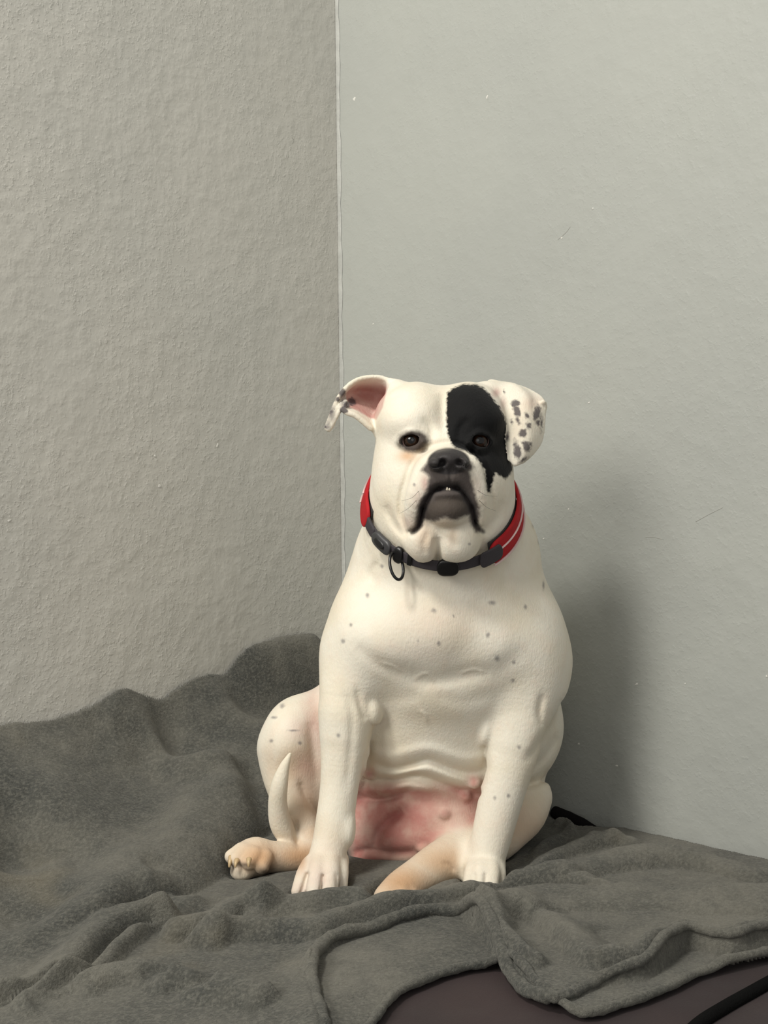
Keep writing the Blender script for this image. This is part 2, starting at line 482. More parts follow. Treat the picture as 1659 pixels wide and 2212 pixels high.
def headdetail():
    # fold round the muzzle, wrinkles, lips
    ops = list(OPS)
    def emb(pts, w_, amp, Yr=.03, **kw):
        q = pts[len(pts) // 2]; Y = surf(q[0], q[1], ops) or 1.3
        EMB(pts, w_, amp, Y, Yr, **kw)
    for seg in ([(880, 1150), (866, 1112), (868, 1070), (878, 1035), (890, 1002), (915, 974)], [(915, 974), (940, 962), (968, 957), (1000, 962), (1020, 974)], [(1020, 974), (1042, 1005), (1055, 1045), (1062, 1080), (1060, 1115), (1048, 1148)]):
        emb(seg, 8, -.0045, .04, taper=False)
    emb([(912, 905), (930, 925), (935, 950)], 9, -.0025); emb([(1012, 905), (995, 925), (990, 950)], 9, -.0025)
    emb([(958, 850), (957, 890), (960, 935)], 14, -.003)
    # mouth: arched opening between the flews and the lower jaw
    lip = [(892, 1150), (905, 1135), (913, 1098), (932, 1064), (950, 1054), (968, 1050), (986, 1053), (1003, 1066), (1021, 1098), (1029, 1132), (1042, 1149)]
    for i in range(0, len(lip) - 2, 2):
        emb(lip[i:i + 3], 6.5, -.0085, .03, taper=False)
    emb([(972, 1015), (973, 1030), (973, 1048)], 3.5, -.0025, .02)
    # cheek and throat wrinkles
    emb([(835, 1090), (850, 1130), (880, 1165)], 9, -.003, .04)
    emb([(1085, 1080), (1072, 1120), (1055, 1150)], 9, -.003, .04)
    emb([(925, 1150), (915, 1175), (918, 1200)], 7, -.002); emb([(982, 1145), (980, 1165), (985, 1185)], 7, -.0015)
    emb([(946, 1160), (946, 1190), (945, 1215)], 10, -.006, .04)
    for (nx, ny) in ((957, 999), (993, 999)):
        Y = surf(nx, ny, ops)
        SUB(.003, ell(nx, ny, Y + .002, 9, 7.5, .010))
    for a in ([(953, 1003), (940, 1009), (930, 1005)], [(997, 1003), (1008, 1009), (1014, 1005)]):
        emb(a, 3.5, -.0035, .02)
    # eyes
    for (ex, ey, tilt) in ((888, 951, -10), (1036, 952, 10)):
        Y = surf(ex, ey, ops)
        r = .0128
        EMB([(ex - 26, ey + 3), (ex, ey - 17), (ex + 25, ey + 1)], 8, .0040, Y, .03, taper=False)   # lids
        EMB([(ex - 24, ey + 7), (ex, ey + 17), (ex + 23, ey + 5)], 7, .0022, Y, .03, taper=False)
        SUB(.0018, ell(ex, ey, Y + .001, 26.0, 13.2, .0105, (tilt, 'Y')))
        EMB([(ex - 22, ey + 26), (ex, ey + 32), (ex + 20, ey + 26)], 7, -.0016, Y, .03)
        EYES.append((ex + (4 if ex < 960 else -3), ey + 1, Y + .0108, r))
headdetail()
def bodydetail():
    ops = list(OPS)
    def emb(pts, w_, amp, Yr=.04, **kw):
        q = pts[len(pts) // 2]; Y = surf(q[0], q[1], ops) or 1.4
        EMB(pts, w_, amp, Y, Yr, **kw)
    # crease under the breast
    emb([(770, 1395), (810, 1428), (850, 1447), (885, 1455)], 17, -.0032)
    emb([(880, 1452), (920, 1470), (985, 1462), (1040, 1450)], 18, -.0036)
    emb([(1030, 1455), (1080, 1440), (1130, 1400)], 20, -.0016)
    emb([(790, 1500), (850, 1512), (905, 1505)], 16, -.0014); emb([(945, 1500), (1000, 1515), (1060, 1500)], 16, -.0014)
    emb([(895, 1468), (920, 1455), (938, 1472)], 4, .0011, taper=True); emb([(825, 1432), (850, 1440), (868, 1452)], 4, .0011)
    emb([(995, 1455), (1022, 1447), (1045, 1452)], 4, .0011); emb([(908, 1535), (918, 1545), (922, 1560)], 4, .0015)
    # belly rolls
    emb([(800, 1645), (850, 1660), (890, 1652), (925, 1642), (960, 1655), (1010, 1668), (1050, 1660)], 9, -.0045)
    emb([(790, 1625), (850, 1632), (925, 1618), (1000, 1640), (1050, 1632)], 13, .0026)
    emb([(785, 1682), (850, 1684), (905, 1676), (960, 1695), (1010, 1712), (1045, 1714)], 8, -.0050)
    emb([(795, 1665), (850, 1672), (920, 1662), (980, 1682), (1040, 1695)], 9, .0026)
    emb([(765, 1718), (810, 1728), (850, 1722), (885, 1706)], 8, -.006)
    emb([(780, 1706), (830, 1708), (880, 1700), (930, 1705)], 8, .003)
    emb([(870, 1752), (838, 1775), (818, 1800), (812, 1830)], 12, -.009)
    emb([(760, 1845), (800, 1835), (850, 1842), (900, 1838)], 9, -.004)
    # far flank folds
    emb([(1218, 1510), (1190, 1570), (1140, 1640)], 11, -.004, .06); emb([(1205, 1590), (1170, 1640), (1130, 1670)], 11, -.004, .06)
    emb([(1192, 1672), (1160, 1690), (1120, 1700)], 10, -.006, .06)
    emb([(1172, 1500), (1165, 1540), (1172, 1570)], 8, -.003)
    # shoulders and legs
    emb([(800, 1600), (797, 1660), (775, 1740)], 8, -.003)
    emb([(748, 1500), (760, 1540), (757, 1620), (748, 1700)], 9, -.002)
    emb([(770, 1490), (780, 1530), (790, 1555)], 8, -.003)
    emb([(1048, 1610), (1050, 1650), (1040, 1700)], 8, -.003)
    emb([(815, 1215), (805, 1235), (800, 1260)], 10, -.003); emb([(1090, 1215), (1095, 1240), (1092, 1265)], 10, -.002)
    # clefts between the toes
    emb([(664, 1888), (656, 1912), (646, 1942)], 4, -.0036, .03, taper=False); emb([(698, 1892), (695, 1915), (688, 1944)], 4, -.0036, .03, taper=False)
    emb([(726, 1890), (727, 1912), (725, 1938)], 4, -.0015, .03, taper=False)
    emb([(1026, 1890), (1024, 1925)], 4, -.002, .03, taper=False); emb([(1049, 1890), (1048, 1925)], 4, -.002, .03, taper=False)
    # hind leg, hock tendons
    emb([(648, 1690), (662, 1725), (690, 1760)], 8, -.005); emb([(640, 1770), (640, 1800), (645, 1830)], 7, -.005)
    emb([(668, 1560), (676, 1620), (688, 1690)], 12, -.003)
    emb([(958, 1862), (972, 1870), (980, 1882)], 5, -.002)
bodydetail()
# teats: small raised ovals
for (tx, ty, r) in ((798, 1672, 13), (1024, 1690, 15), (1004, 1718, 14), (960, 1758, 13), (912, 1832, 12)):
    Y = surf(tx, ty)
    if Y: U(.004, ell(tx, ty, Y + .002, r, r * .9, .008))
# ---- ears
def patch(rows, nu=46, nv_=46):
    G = np.array([[W(*q) for q in row] for row in rows])
    R1 = np.array([crom(G[i], max(2, nv_ // (G.shape[1] - 1))) for i in range(G.shape[0])])
    R2 = np.array([crom(R1[:, j], max(2, nu // (G.shape[0] - 1))) for j in range(R1.shape[1])])
    return R2.reshape(-1, 3)
EAR_L = patch([
    [(815, 940, 1.335), (838, 905, 1.368), (855, 868, 1.375), (868, 838, 1.352)],
    [(796, 918, 1.328), (815, 890, 1.375), (822, 850, 1.385), (826, 816, 1.352)],
    [(768, 896, 1.325), (782, 872, 1.372), (782, 842, 1.382), (786, 816, 1.350)],
    [(750, 890, 1.322), (756, 868, 1.362), (752, 848, 1.365), (757, 829, 1.345)],
    [(741, 882, 1.325), (741, 868, 1.350), (738, 858, 1.352), (736, 852, 1.342)],
    [(733, 888, 1.326), (729, 884, 1.340), (727, 880, 1.345), (723, 876, 1.340)],
    [(718, 917, 1.322), (715, 916, 1.332), (713, 914, 1.338), (709, 912, 1.335)],
    [(710, 928, 1.322), (709, 928, 1.328), (708, 927, 1.333), (706, 926, 1.333)]])
U(.005, cloud(EAR_L, .0029))
lip_l = crom(np.array([W(*q) for q in ((800, 925, 1.327), (770, 900, 1.322), (752, 892, 1.320), (742, 884, 1.322), (746, 868, 1.326))]), 14)
U(.003, cloud(lip_l, .0032))
U(.012, ell(850, 905, 1.355, 30, 45, .028)); U(.010, ell(858, 842, 1.358, 22, 20, .025))
EAR_R = patch([
    [(1068, 850, 1.330), (1080, 838, 1.350), (1062, 826, 1.372)],
    [(1084, 862, 1.318), (1112, 836, 1.336), (1098, 830, 1.378)],
    [(1094, 880, 1.312), (1138, 862, 1.318), (1140, 843, 1.362)],
    [(1098, 905, 1.306), (1140, 895, 1.306), (1172, 866, 1.338)],
    [(1099, 940, 1.302), (1140, 935, 1.300), (1174, 905, 1.326)],
    [(1102, 970, 1.300), (1136, 965, 1.297), (1168, 950, 1.318)],
    [(1106, 992, 1.299), (1128, 987, 1.297), (1150, 978, 1.308)],
    [(1112, 1003, 1.299), (1120, 1000, 1.298), (1130, 996, 1.302)]], 56, 50)
U(.005, cloud(EAR_R, .0028))
curl = crom(np.array([W(*q) for q in ((1168, 872, 1.330), (1173, 868, 1.326), (1177, 873, 1.330), (1176, 884, 1.334))]), 8)
U(.003, cloud(curl, .0026))
U(.012, ell(1056, 842, 1.360, 24, 18, .025)); U(.010, ell(1080, 880, 1.352, 22, 40, .025))
def strap_groove():
    p = Prim(); p.c = cn.copy(); p.br = .115
    def f(P):
        q = P - cn.astype(np.float32)
        lx, ly, lz = q[:, 0], q @ vv.astype(np.float32), q @ nv.astype(np.float32)
        rad = np.sqrt((lx / .0935) ** 2 + (ly / .1075) ** 2) + 1e-6
        dr = np.hypot(lx, ly) * (1 - 1 / rad)
        return np.maximum(np.abs(dr) - .0042, np.abs(lz) - .0088)
    p.f = f; return p
SUB(.003, strap_groove())
#@@DOG_END

def polygonise(ops, lo, hi, vox, blk=16):
    lo = np.array(lo, float); hi = np.array(hi, float)
    nb = np.ceil((hi - lo) / (vox * blk)).astype(int)
    N = nb * blk + 1
    D = np.full(N, 1.0, np.float32)
    bx, by, bz = np.meshgrid(*[np.arange(k) for k in nb], indexing='ij')
    B = np.stack([bx.ravel(), by.ravel(), bz.ravel()], 1)
    C = lo + (B * blk + blk / 2) * vox
    R = vox * blk * math.sqrt(3) / 2
    d0 = np.empty(len(C))
    for i in range(0, len(C), 512):                       # coarse look, culled per slab
        c = C[i:i + 512]; cc = c.mean(0); rad = np.linalg.norm(c - cc, axis=1).max()
        d0[i:i + 512] = evalops(c, cull(cc, rad + R, ops))
    g = np.arange(blk + 1)
    ox, oy, oz = np.meshgrid(g, g, g, indexing='ij')
    O = np.stack([ox.ravel(), oy.ravel(), oz.ravel()], 1) * vox
    n1 = blk + 1; st = 4; nc = blk // st + 1
    Ogrid = O.reshape(n1, n1, n1, 3); Oc = Ogrid[::st, ::st, ::st].reshape(-1, 3)
    def work(job):
        b, c, d = job
        if abs(d) > R * 1.9: return (b, None, d)
        sub = cull(c, R, ops)
        if not any(o[0] == 'u' for o in sub): return (b, None, 1.0)
        o0 = lo + b * blk * vox
        dc = evalops(o0 + Oc, sub).reshape(nc, nc, nc)
        near = np.abs(dc) < vox * st * 1.9
        act = np.zeros((nc - 1,) * 3, bool)
        for i in (0, 1):
            for j in (0, 1):
                for k in (0, 1): act |= near[i:nc - 1 + i, j:nc - 1 + j, k:nc - 1 + k]
        if not act.any(): 
            if (dc < 0).all() or (dc > 0).all(): return (b, None, dc[0, 0, 0])
        full = np.repeat(np.repeat(np.repeat(dc[:-1, :-1, :-1], st, 0), st, 1), st, 2)
        full = np.pad(full, ((0, 1),) * 3, mode='edge')
        m8 = np.repeat(np.repeat(np.repeat(act, st, 0), st, 1), st, 2)
        mk = np.zeros((n1,) * 3, bool)
        for i in (0, 1):
            for j in (0, 1):
                for k in (0, 1): mk[i:n1 - 1 + i, j:n1 - 1 + j, k:n1 - 1 + k] |= m8
        full[::st, ::st, ::st] = dc
        if mk.any(): full[mk] = evalops(o0 + Ogrid[mk], sub)
        return (b, full, 0)
    res = [work(j) for j in zip(B, C, d0)]
    for b, full, d in res:
        i, j, k = b * blk
        if full is None: 
            if d < 0: D[i:i + n1, j:j + n1, k:k + n1] = np.minimum(D[i:i + n1, j:j + n1, k:k + n1], -1.0)
    for b, full, d in res:
        i, j, k = b * blk
        if full is not None: D[i:i + n1, j:j + n1, k:k + n1] = full
    # naive surface nets
    S = D < 0
    cnt = np.zeros(tuple(n - 1 for n in N), np.int8)
    for a in (0, 1):
        for b in (0, 1):
            for c in (0, 1):
                cnt += S[a:N[0] - 1 + a, b:N[1] - 1 + b, c:N[2] - 1 + c]
    cells = np.argwhere((cnt > 0) & (cnt < 8))
    idx = np.full(cnt.shape, -1, np.int32); idx[tuple(cells.T)] = np.arange(len(cells))
    corner = {}
    for a in (0, 1):
        for b in (0, 1):
            for c in (0, 1):
                corner[(a, b, c)] = D[cells[:, 0] + a, cells[:, 1] + b, cells[:, 2] + c].astype(np.float64)
    acc = np.zeros((len(cells), 3)); num = np.zeros(len(cells))
    cs = list(corner)
    for p in cs:
        for ax in range(3):
            if p[ax]: continue
            q = list(p); q[ax] = 1; q = tuple(q)
            da, db = corner[p], corner[q]
            m = (da < 0) != (db < 0)
            t = np.where(m, da / np.where(m, da - db, 1), 0)
            pos = np.array(p, float)[None].repeat(len(cells), 0); pos[:, ax] = t
            acc[m] += pos[m]; num[m] += 1
    V = lo + (cells + acc / num[:, None]) * vox
    F = []
    for ax in range(3):
        sl0 = [slice(1, n - 1) for n in N]; sl1 = list(sl0)
        sl0[ax] = slice(0, N[ax] - 1); sl1[ax] = slice(1, N[ax])
        s0 = S[tuple(sl0)]; s1 = S[tuple(sl1)]
        e = np.argwhere(s0 != s1)
        off = np.array([1, 1, 1]); off[ax] = 0
        flip = s1[tuple(e.T)]
        e = e + off
        u, v = (ax + 1) % 3, (ax + 2) % 3
        def at(du, dv):
            q = e.copy(); q[:, u] += du; q[:, v] += dv; return idx[tuple(q.T)]
        quad = np.stack([at(-1, -1), at(0, -1), at(0, 0), at(-1, 0)], 1)
        quad[flip] = quad[flip][:, ::-1]
        F.append(quad)
    F = np.concatenate(F)
    F = F[(F >= 0).all(1)]
    return V, F

VOX = 0.0017

dv, df = polygonise(OPS, W(470, 1000, 1.36)[[0]].tolist() + [1.15, .275], [0.285, 1.70, 0.935], VOX)
# drop loose specks: keep the largest connected piece
def largest(V, F):
    lab = np.arange(len(V))
    E = np.concatenate([F[:, [0, 1]], F[:, [1, 2]], F[:, [2, 3]], F[:, [3, 0]]])
    for _ in range(4000):
        m = np.minimum(lab[E[:, 0]], lab[E[:, 1]])
        old = lab.copy()
        np.minimum.at(lab, E[:, 0], m); np.minimum.at(lab, E[:, 1], m)
        lab = lab[lab]; lab = lab[lab]
        if (lab == old).all(): break
    u, c = np.unique(lab, return_counts=True)
    keep = lab == u[c.argmax()]
    remap = np.cumsum(keep) - 1
    return V[keep], remap[F[keep[F[:, 0]]]]
dv, df = largest(dv, df)
def relax(V, F, it=2, lam=.5):
    E = np.concatenate([F[:, [0, 1]], F[:, [1, 2]], F[:, [2, 3]], F[:, [3, 0]]])
    E = np.concatenate([E, E[:, ::-1]])
    n = np.bincount(E[:, 0], minlength=len(V))[:, None]
    for k in range(it):
        s = np.stack([np.bincount(E[:, 0], V[E[:, 1], a], len(V)) for a in range(3)], 1) / n
        V = V + (lam if k % 2 == 0 else -lam * 1.03) * (s - V)
    return V
dv = relax(dv, df, 4, .45)
dv[:, 2] = np.maximum(dv[:, 2], .2968)                     # weight rests flat on the bed

# ---- coat colours, held as fields on the body itself
x, y = PXY(dv); Yd = dv[:, 1]
front = Yd < 1.40
head = (y < 1225) & (Yd < 1.46)
Z3 = lambda pts: [(660 + a / 2.963, 780 + b / 2.963) for a, b in pts]
PATCH = Z3([(905, 210), (940, 175), (1010, 148), (1090, 150), (1140, 172), (1190, 225), (1240, 290), (1275, 360), (1300, 450), (1318, 600), (1325, 700), (1280, 755), (1245, 735), (1215, 712), (1198, 765), (1182, 835), (1168, 842), (1156, 790), (1148, 700), (1118, 650), (1078, 602), (1020, 572), (960, 556), (925, 510), (907, 450), (900, 330)])
blk = poly_sd(x, y, PATCH)
blk = np.where(head & (Yd < 1.40), blk, -60)
ear_r = (x > 1096 - np.clip(890 - y, 0, 60) * .6) & (y < 1012) & (y > 815) & (Yd < 1.39)
# keep the flap of the drop ear out of the patch
near = (x > 1030) & (y < 1020) & (Yd < 1.40); er = np.full(len(dv), 9.0)
_p = dv[near]; _o = []
for i in range(0, len(_p), 2000):
    _o.append(np.sqrt(np.maximum(((_p[i:i + 2000, None] - EAR_R[None, ::2]) ** 2).sum(2), 0)).min(1))
er[near] = np.concatenate(_o)
blk = np.where((er < .0044) & (y < 1012) & (x > 1062), -60, blk)
Q = lambda a, b: (1030 + a / 9.618, 800 + b / 9.618)
def blob(a, b, ra, rb, ang=0):
    cx_, cy_ = Q(a, b); ra /= 9.618; rb /= 9.618
    c, s = math.cos(math.radians(ang)), math.sin(math.radians(ang))
    u = (x - cx_) * c + (y - cy_) * s; v = -(x - cx_) * s + (y - cy_) * c
    return (1 - np.hypot(u / ra, v / rb)) * min(ra, rb)
espots = np.full(len(dv), -60.)
for bb in ((800, 690, 95, 85), (830, 840, 75, 130, -15), (850, 1040, 42, 85, -25), (1075, 1150, 55, 70), (950, 1310, 85, 95), (1050, 1590, 75, 105, 0), (985, 1520, 75, 45, 35), (1110, 1540, 45, 55), (850, 1700, 85, 165, -12), (795, 1540, 45, 90), (1250, 880, 75, 160, 12), (1340, 1080, 30, 140), (1040, 930, 45, 60), (960, 1860, 90, 30, -30), (1270, 1080, 55, 60), (630, 1390, 40, 90), (555, 430, 25, 45, -30), (725, 1080, 28, 45)):
    espots = np.maximum(espots, blob(*bb))
espots = np.where((x > 1085) & (y < 1015) & (y > 820) & (Yd < 1.36), espots, -60)
for (a, b, r) in ((738, 848, 9), (728, 862, 6), (716, 890, 4), (703, 922, 5), (748, 875, 8), (760, 868, 9), (742, 886, 9)):
    espots = np.maximum(espots, np.where((x < 775) & head, r - np.hypot(x - a, y - b), -60))
def soft(pts):
    out = np.zeros(len(dv))
    for (a, b, ra, rb, amt) in pts:
        out = np.maximum(out, amt * np.exp(-(((x - a) / ra) ** 2 + ((y - b) / rb) ** 2) * 1.2))
    return out
SP = [(1063, 1302, 9, 6), (1135, 1311, 4, 7), (794, 1286, 5, 6), (937, 1319, 7, 6), (741, 1385, 6, 6), (903, 1384, 3, 5), (948, 1390, 5, 7), (980, 1331, 3, 4), (1174, 1265, 3, 11), (1054, 1372, 5, 8), (1074, 1422, 7, 8), (1110, 1431, 5, 6), (758, 1350, 4, 5), (731, 1588, 5, 6), (1121, 1614, 5, 6), (1098, 1719, 5, 6), (1069, 1724, 5, 5), (610, 1525, 6, 6), (592, 1550, 8, 4), (634, 1578, 14, 3), (648, 1605, 6, 5), (586, 1600, 5, 5), (1152, 1130, 4, 12), (1164, 1168, 3, 9), (852, 1190, 6, 3), (825, 1223, 5, 5), (808, 1165, 5, 3), (1014, 1175, 4, 4), (716, 892, 10, 24), (708, 918, 8, 14), (742, 868, 10, 20), (895, 1047, 4, 4), (1108, 1470, 6, 5)]
spots = np.zeros(len(dv))
for (a, b, ra, rb) in SP:
    spots = np.maximum(spots, np.exp(-(((x - a) / ra) ** 2 + ((y - b) / rb) ** 2)))
spots = np.where(Yd < 1.5, spots, 0)
# bare pink belly, inner thigh, inner ear, toes
belly = sstep(1672, 1712, y + .06 * (x - 900) * 0) * (1 - sstep(1885, 1900, y)) * sstep(740, 770, x) * (1 - sstep(1040, 1075, x)) * sstep(1.375, 1.40, Yd)
belly = belly * (1 - .85 * sstep(-25, 10, poly_sd(x, y, [(905, 1890), (930, 1840), (1045, 1785), (1120, 1760), (1120, 1900)])))
pink = belly * (1 - .75 * soft([(895, 1862, 60, 20, 1.0), (930, 1845, 40, 18, .8)])) * (1 - .25 * soft([(960, 1740, 60, 30, 1.0), (1010, 1760, 40, 30, .9)]))
pink = np.maximum(pink, soft([(680, 1560, 30, 90, .6), (668, 1660, 38, 60, .5), (655, 1575, 40, 40, .35)]) * sstep(1.372, 1.392, Yd))
pink = np.maximum(pink, np.where(Yd < 1.46, soft([(798, 1672, 15, 15, 1.0), (1024, 1690, 17, 18, 1.0), (1004, 1718, 18, 14, 1.0)]), 0))
pink = np.maximum(pink, np.where(Yd < 1.36, soft([(690, 1890, 45, 40, .33), (650, 1920, 25, 20, .35), (715, 1840, 30, 40, .15)]), 0))
pink = np.maximum(pink, np.where(head, soft([(918, 1045, 10, 22, .6), (905, 1075, 14, 22, .32), (880, 1128, 18, 20, .3), (1030, 1045, 14, 30, .2)]), 0))
inner_ear = np.where((Yd > 1.352) & (x < 850) & (x > 748) & (y < 925) & (y > 822), 1, 0) * sstep(826, 842, y)
inner_ear = np.maximum(inner_ear, np.where((x < 842) & (y < 925) & (Yd < 1.40), sstep(-1, 4, poly_sd(x, y, [(750, 880), (765, 850), (800, 836), (836, 848), (828, 880), (814, 908), (798, 904), (772, 889)])), 0))
pink = np.maximum(pink, inner_ear * .85)
pink = np.maximum(pink, soft([(940, 1345, 90, 50, .16), (905, 1400, 100, 30, .10)]) * (Yd < 1.36))
pink = np.maximum(pink, np.where((Yd < 1.36) & (x > 1110), soft([(1150, 868, 22, 16, .3)]), 0))
# deeper red of the skin folds
rose = np.where(Yd > 1.38, soft([(860, 1765, 45, 22, .55), (820, 1800, 22, 40, .5), (800, 1868, 40, 26, .9), (770, 1728, 18, 14, .6), (960, 1758, 14, 12, .5), (850, 1830, 60, 20, .35)]), 0)
rose = np.maximum(rose, np.where((Yd > 1.342) & (x < 852) & (y < 925) & (y > 828), soft([(832, 864, 16, 26, .85), (800, 850, 40, 16, .35), (765, 868, 16, 16, .4)]), 0))
rose = np.maximum(rose, np.where((Yd < 1.37) & (x > 1055) & (x < 1098) & (y < 900), soft([(1072, 848, 11, 12, .55), (1086, 872, 8, 18, .35)]), 0))
# tan staining
FL = np.maximum(sstep(978, 1002, x) * (1 - sstep(1.362, 1.385, Yd)), sstep(650, 668, x) * (1 - sstep(765, 785, x)) * (1 - sstep(1.350, 1.366, Yd)))
tan = np.where(Yd < 1.45, soft([(650, 1850, 75, 40, .85), (560, 1850, 65, 44, .85), (870, 1905, 90, 50, .85), (960, 1860, 90, 50, .7), (1130, 1790, 90, 70, .5), (680, 1800, 44, 36, .5)]), soft([(1110, 1760, 90, 90, .4)]))
tan = np.maximum(tan, sstep(1.375, 1.395, Yd) * soft([(620, 1660, 40, 60, .3), (660, 1750, 40, 60, .45), (583, 1640, 18, 50, .25)]))
tan = np.maximum(tan, np.where(head, soft([(880, 985, 24, 16, .75), (905, 968, 14, 14, .4), (918, 1160, 24, 40, .4), (980, 1158, 14, 22, .3), (960, 1130, 40, 12, .3)]), 0))
tan = tan * (1 - .75 * FL)
# dark muzzle, lips and eye rims (signed distances in frame units)
Z6 = lambda pts: [(850 + a / 7.213, 920 + b / 7.213) for a, b in pts]
MUZ = Z6([(700, 390), (820, 360), (960, 365), (1080, 420), (1170, 520), (1250, 640), (1180, 720), (1200, 820), (1230, 900), (1250, 1000), (1290, 1120), (1330, 1260), (1340, 1400), (1300, 1560), (1400, 1640), (1280, 1650), (1210, 1540), (1180, 1380), (960, 1460), (800, 1420), (640, 1480), (470, 1460), (440, 1560), (330, 1650), (220, 1630), (330, 1560), (370, 1380), (400, 1200), (470, 1090), (530, 1040), (540, 900), (560, 800), (500, 720), (430, 700), (540, 560), (640, 440)])
muz = np.where(head & (Yd < 1.30), poly_sd(x, y, MUZ), -60)
LOWER = Z6([(520, 1200), (700, 1080), (1050, 1080), (1170, 1200), (1190, 1380), (1000, 1470), (800, 1430), (640, 1490), (480, 1450)])
jaw = np.where(head & (Yd < 1.30), poly_sd(x, y, LOWER), -60)
rim = np.full(len(dv), -60.)
for (ex, ey, _, _) in EYES:
    rim = np.maximum(rim, np.where(head & (Yd < 1.33), (1 - np.hypot((x - ex - 1) / 37, (y - ey - 1) / 25)) * 25, -60))
nose = np.where(head & (Yd < 1.26), (1 - np.hypot((x - 969) / 48, (y - 997) / 30)) * 30, -60)
lipd = np.where(head & (Yd < 1.30), 7 - poly_dist(x, y, crom([(890, 1150), (905, 1138), (912, 1100), (930, 1067), (968, 1052), (1004, 1068), (1021, 1098), (1029, 1132), (1044, 1149)], 5).tolist()), -60)
pads = np.where((x < 600) & (y > 1850), soft([(515, 1885, 14, 10, .5), (572, 1885, 22, 12, .9), (530, 1868, 18, 5, .8), (585, 1875, 12, 14, .7), (500, 1880, 8, 14, .8), (555, 1895, 20, 10, .8), (793, 1882, 22, 10, .8)]), 0)
pads = np.maximum(pads, np.where((x < 745) & (y < 940), soft([(716, 894, 14, 36, .38)]), 0))
pads = np.maximum(pads, np.where((Yd > 1.38) & (y > 1860) & (x < 850), soft([(793, 1880, 26, 12, .9)]), 0))

M_dog = NT('short_white_coat'); m = M_dog; v = m.coords()
nz1 = m.noise(v, 240, 3); nz2 = m.noise(v, 60, 3); nz3 = m.noise(v, 14, 3)
jit = m.math('MULTIPLY', m.math('SUBTRACT', nz1, .5), 11)
col = m.mix(m.ramp(nz3, .35, .7), srgb(226, 220, 205), srgb(220, 211, 191))
col = m.mix(m.math('MULTIPLY', m.ramp(nz2, .45, .8), .25), col, srgb(226, 205, 186))
col = m.mix(m.attr('tan'), col, srgb(188, 144, 102))
pk = m.math('MULTIPLY', m.attr('pink'), m.math('ADD', m.math('MULTIPLY', m.ramp(m.noise(v, 30, 4, .6), .3, .7), .35), .65))
col = m.mix(pk, col, srgb(184, 126, 118))
col = m.mix(m.attr('rose'), col, srgb(140, 62, 60))
sp = m.ramp(m.math('ADD', m.attr('spots'), m.math('MULTIPLY', jit, .06)), .1, 1.1)
col = m.mix(m.math('MULTIPLY', sp, .66), col, srgb(95, 92, 98))
col = m.mix(m.math('MULTIPLY', m.attr('pads'), .9), col, srgb(50, 40, 36))
es = m.ramp(m.math('ADD', m.attr('espots'), jit), -3, 3.5)
col = m.mix(m.math('MULTIPLY', es, .88), col, srgb(62, 56, 62))
mz = m.ramp(m.math('ADD', m.attr('muz'), m.math('MULTIPLY', jit, .7)), -7, 5)
col = m.mix(m.math('MULTIPLY', mz, .95), col, srgb(62, 54, 54))
jw = m.ramp(m.math('ADD', m.attr('jaw'), m.math('MULTIPLY', jit, 1.0)), -3, 12)
col = m.mix(m.math('MULTIPLY', jw, .7), col, srgb(74, 66, 58))
rm = m.ramp(m.math('ADD', m.attr('rim'), m.math('MULTIPLY', jit, .5)), -5, 8)
col = m.mix(m.math('MULTIPLY', rm, .95), col, srgb(46, 36, 35))
bk = m.ramp(m.math('ADD', m.attr('blk'), jit), -4, 3)
col = m.mix(bk, col, srgb(9, 9, 10))
lp = m.ramp(m.attr('lipd'), -1, 8)
col = m.mix(m.math('MULTIPLY', lp, .8), col, srgb(32, 24, 26))
ns = m.ramp(m.attr('nose'), -1, 4)
col = m.mix(ns, col, srgb(50, 47, 47))
m.l(col, m.b.inputs['Base Color'])
r_ = m.n('ShaderNodeMapRange'); r_.inputs['To Min'].default_value = .78; r_.inputs['To Max'].default_value = .48
m.l(ns, r_.inputs['Value']); m.l(r_.outputs[0], m.b.inputs['Roughness'])
m.b.inputs['Specular IOR Level'].default_value = .2
m.b.inputs['Sheen Weight'].default_value = .05; m.b.inputs['Sheen Roughness'].default_value = .5
m.b.inputs['Subsurface Weight'].default_value = .06
m.b.inputs['Subsurface Radius'].default_value = (.010, .005, .003); m.b.inputs['Subsurface Scale'].default_value = 1.0
hair = m.noise(m.coords((520, 520, 120)), 1.0, 3, .7)
nb = m.bump(nz2, .08, .006); nb = m.bump(nz1, .22, .0014, nb); nb = m.bump(hair, .50, .0011, nb)
m.l(nb, m.b.inputs['Normal'])

dog = bpy.data.objects.new('dog', None); COL.objects.link(dog); dog.location = (.05, 1.42, .303)
dog.empty_display_size = .1
setp(dog, 'stocky white dog with a black eye patch sitting on the grey blanket', 'dog')
body = mesh_obj('body', dv, df, M_dog.m, dog)
for nm, val in (('tan', tan), ('pink', np.clip(pink, 0, 1)), ('rose', rose), ('spots', spots), ('pads', pads), ('espots', espots), ('muz', muz), ('jaw', jaw), ('rim', rim), ('blk', blk), ('lipd', lipd), ('nose', nose)):
    a = body.data.attributes.new(nm, 'FLOAT', 'POINT'); a.data.foreach_set('value', val.astype(np.float32))

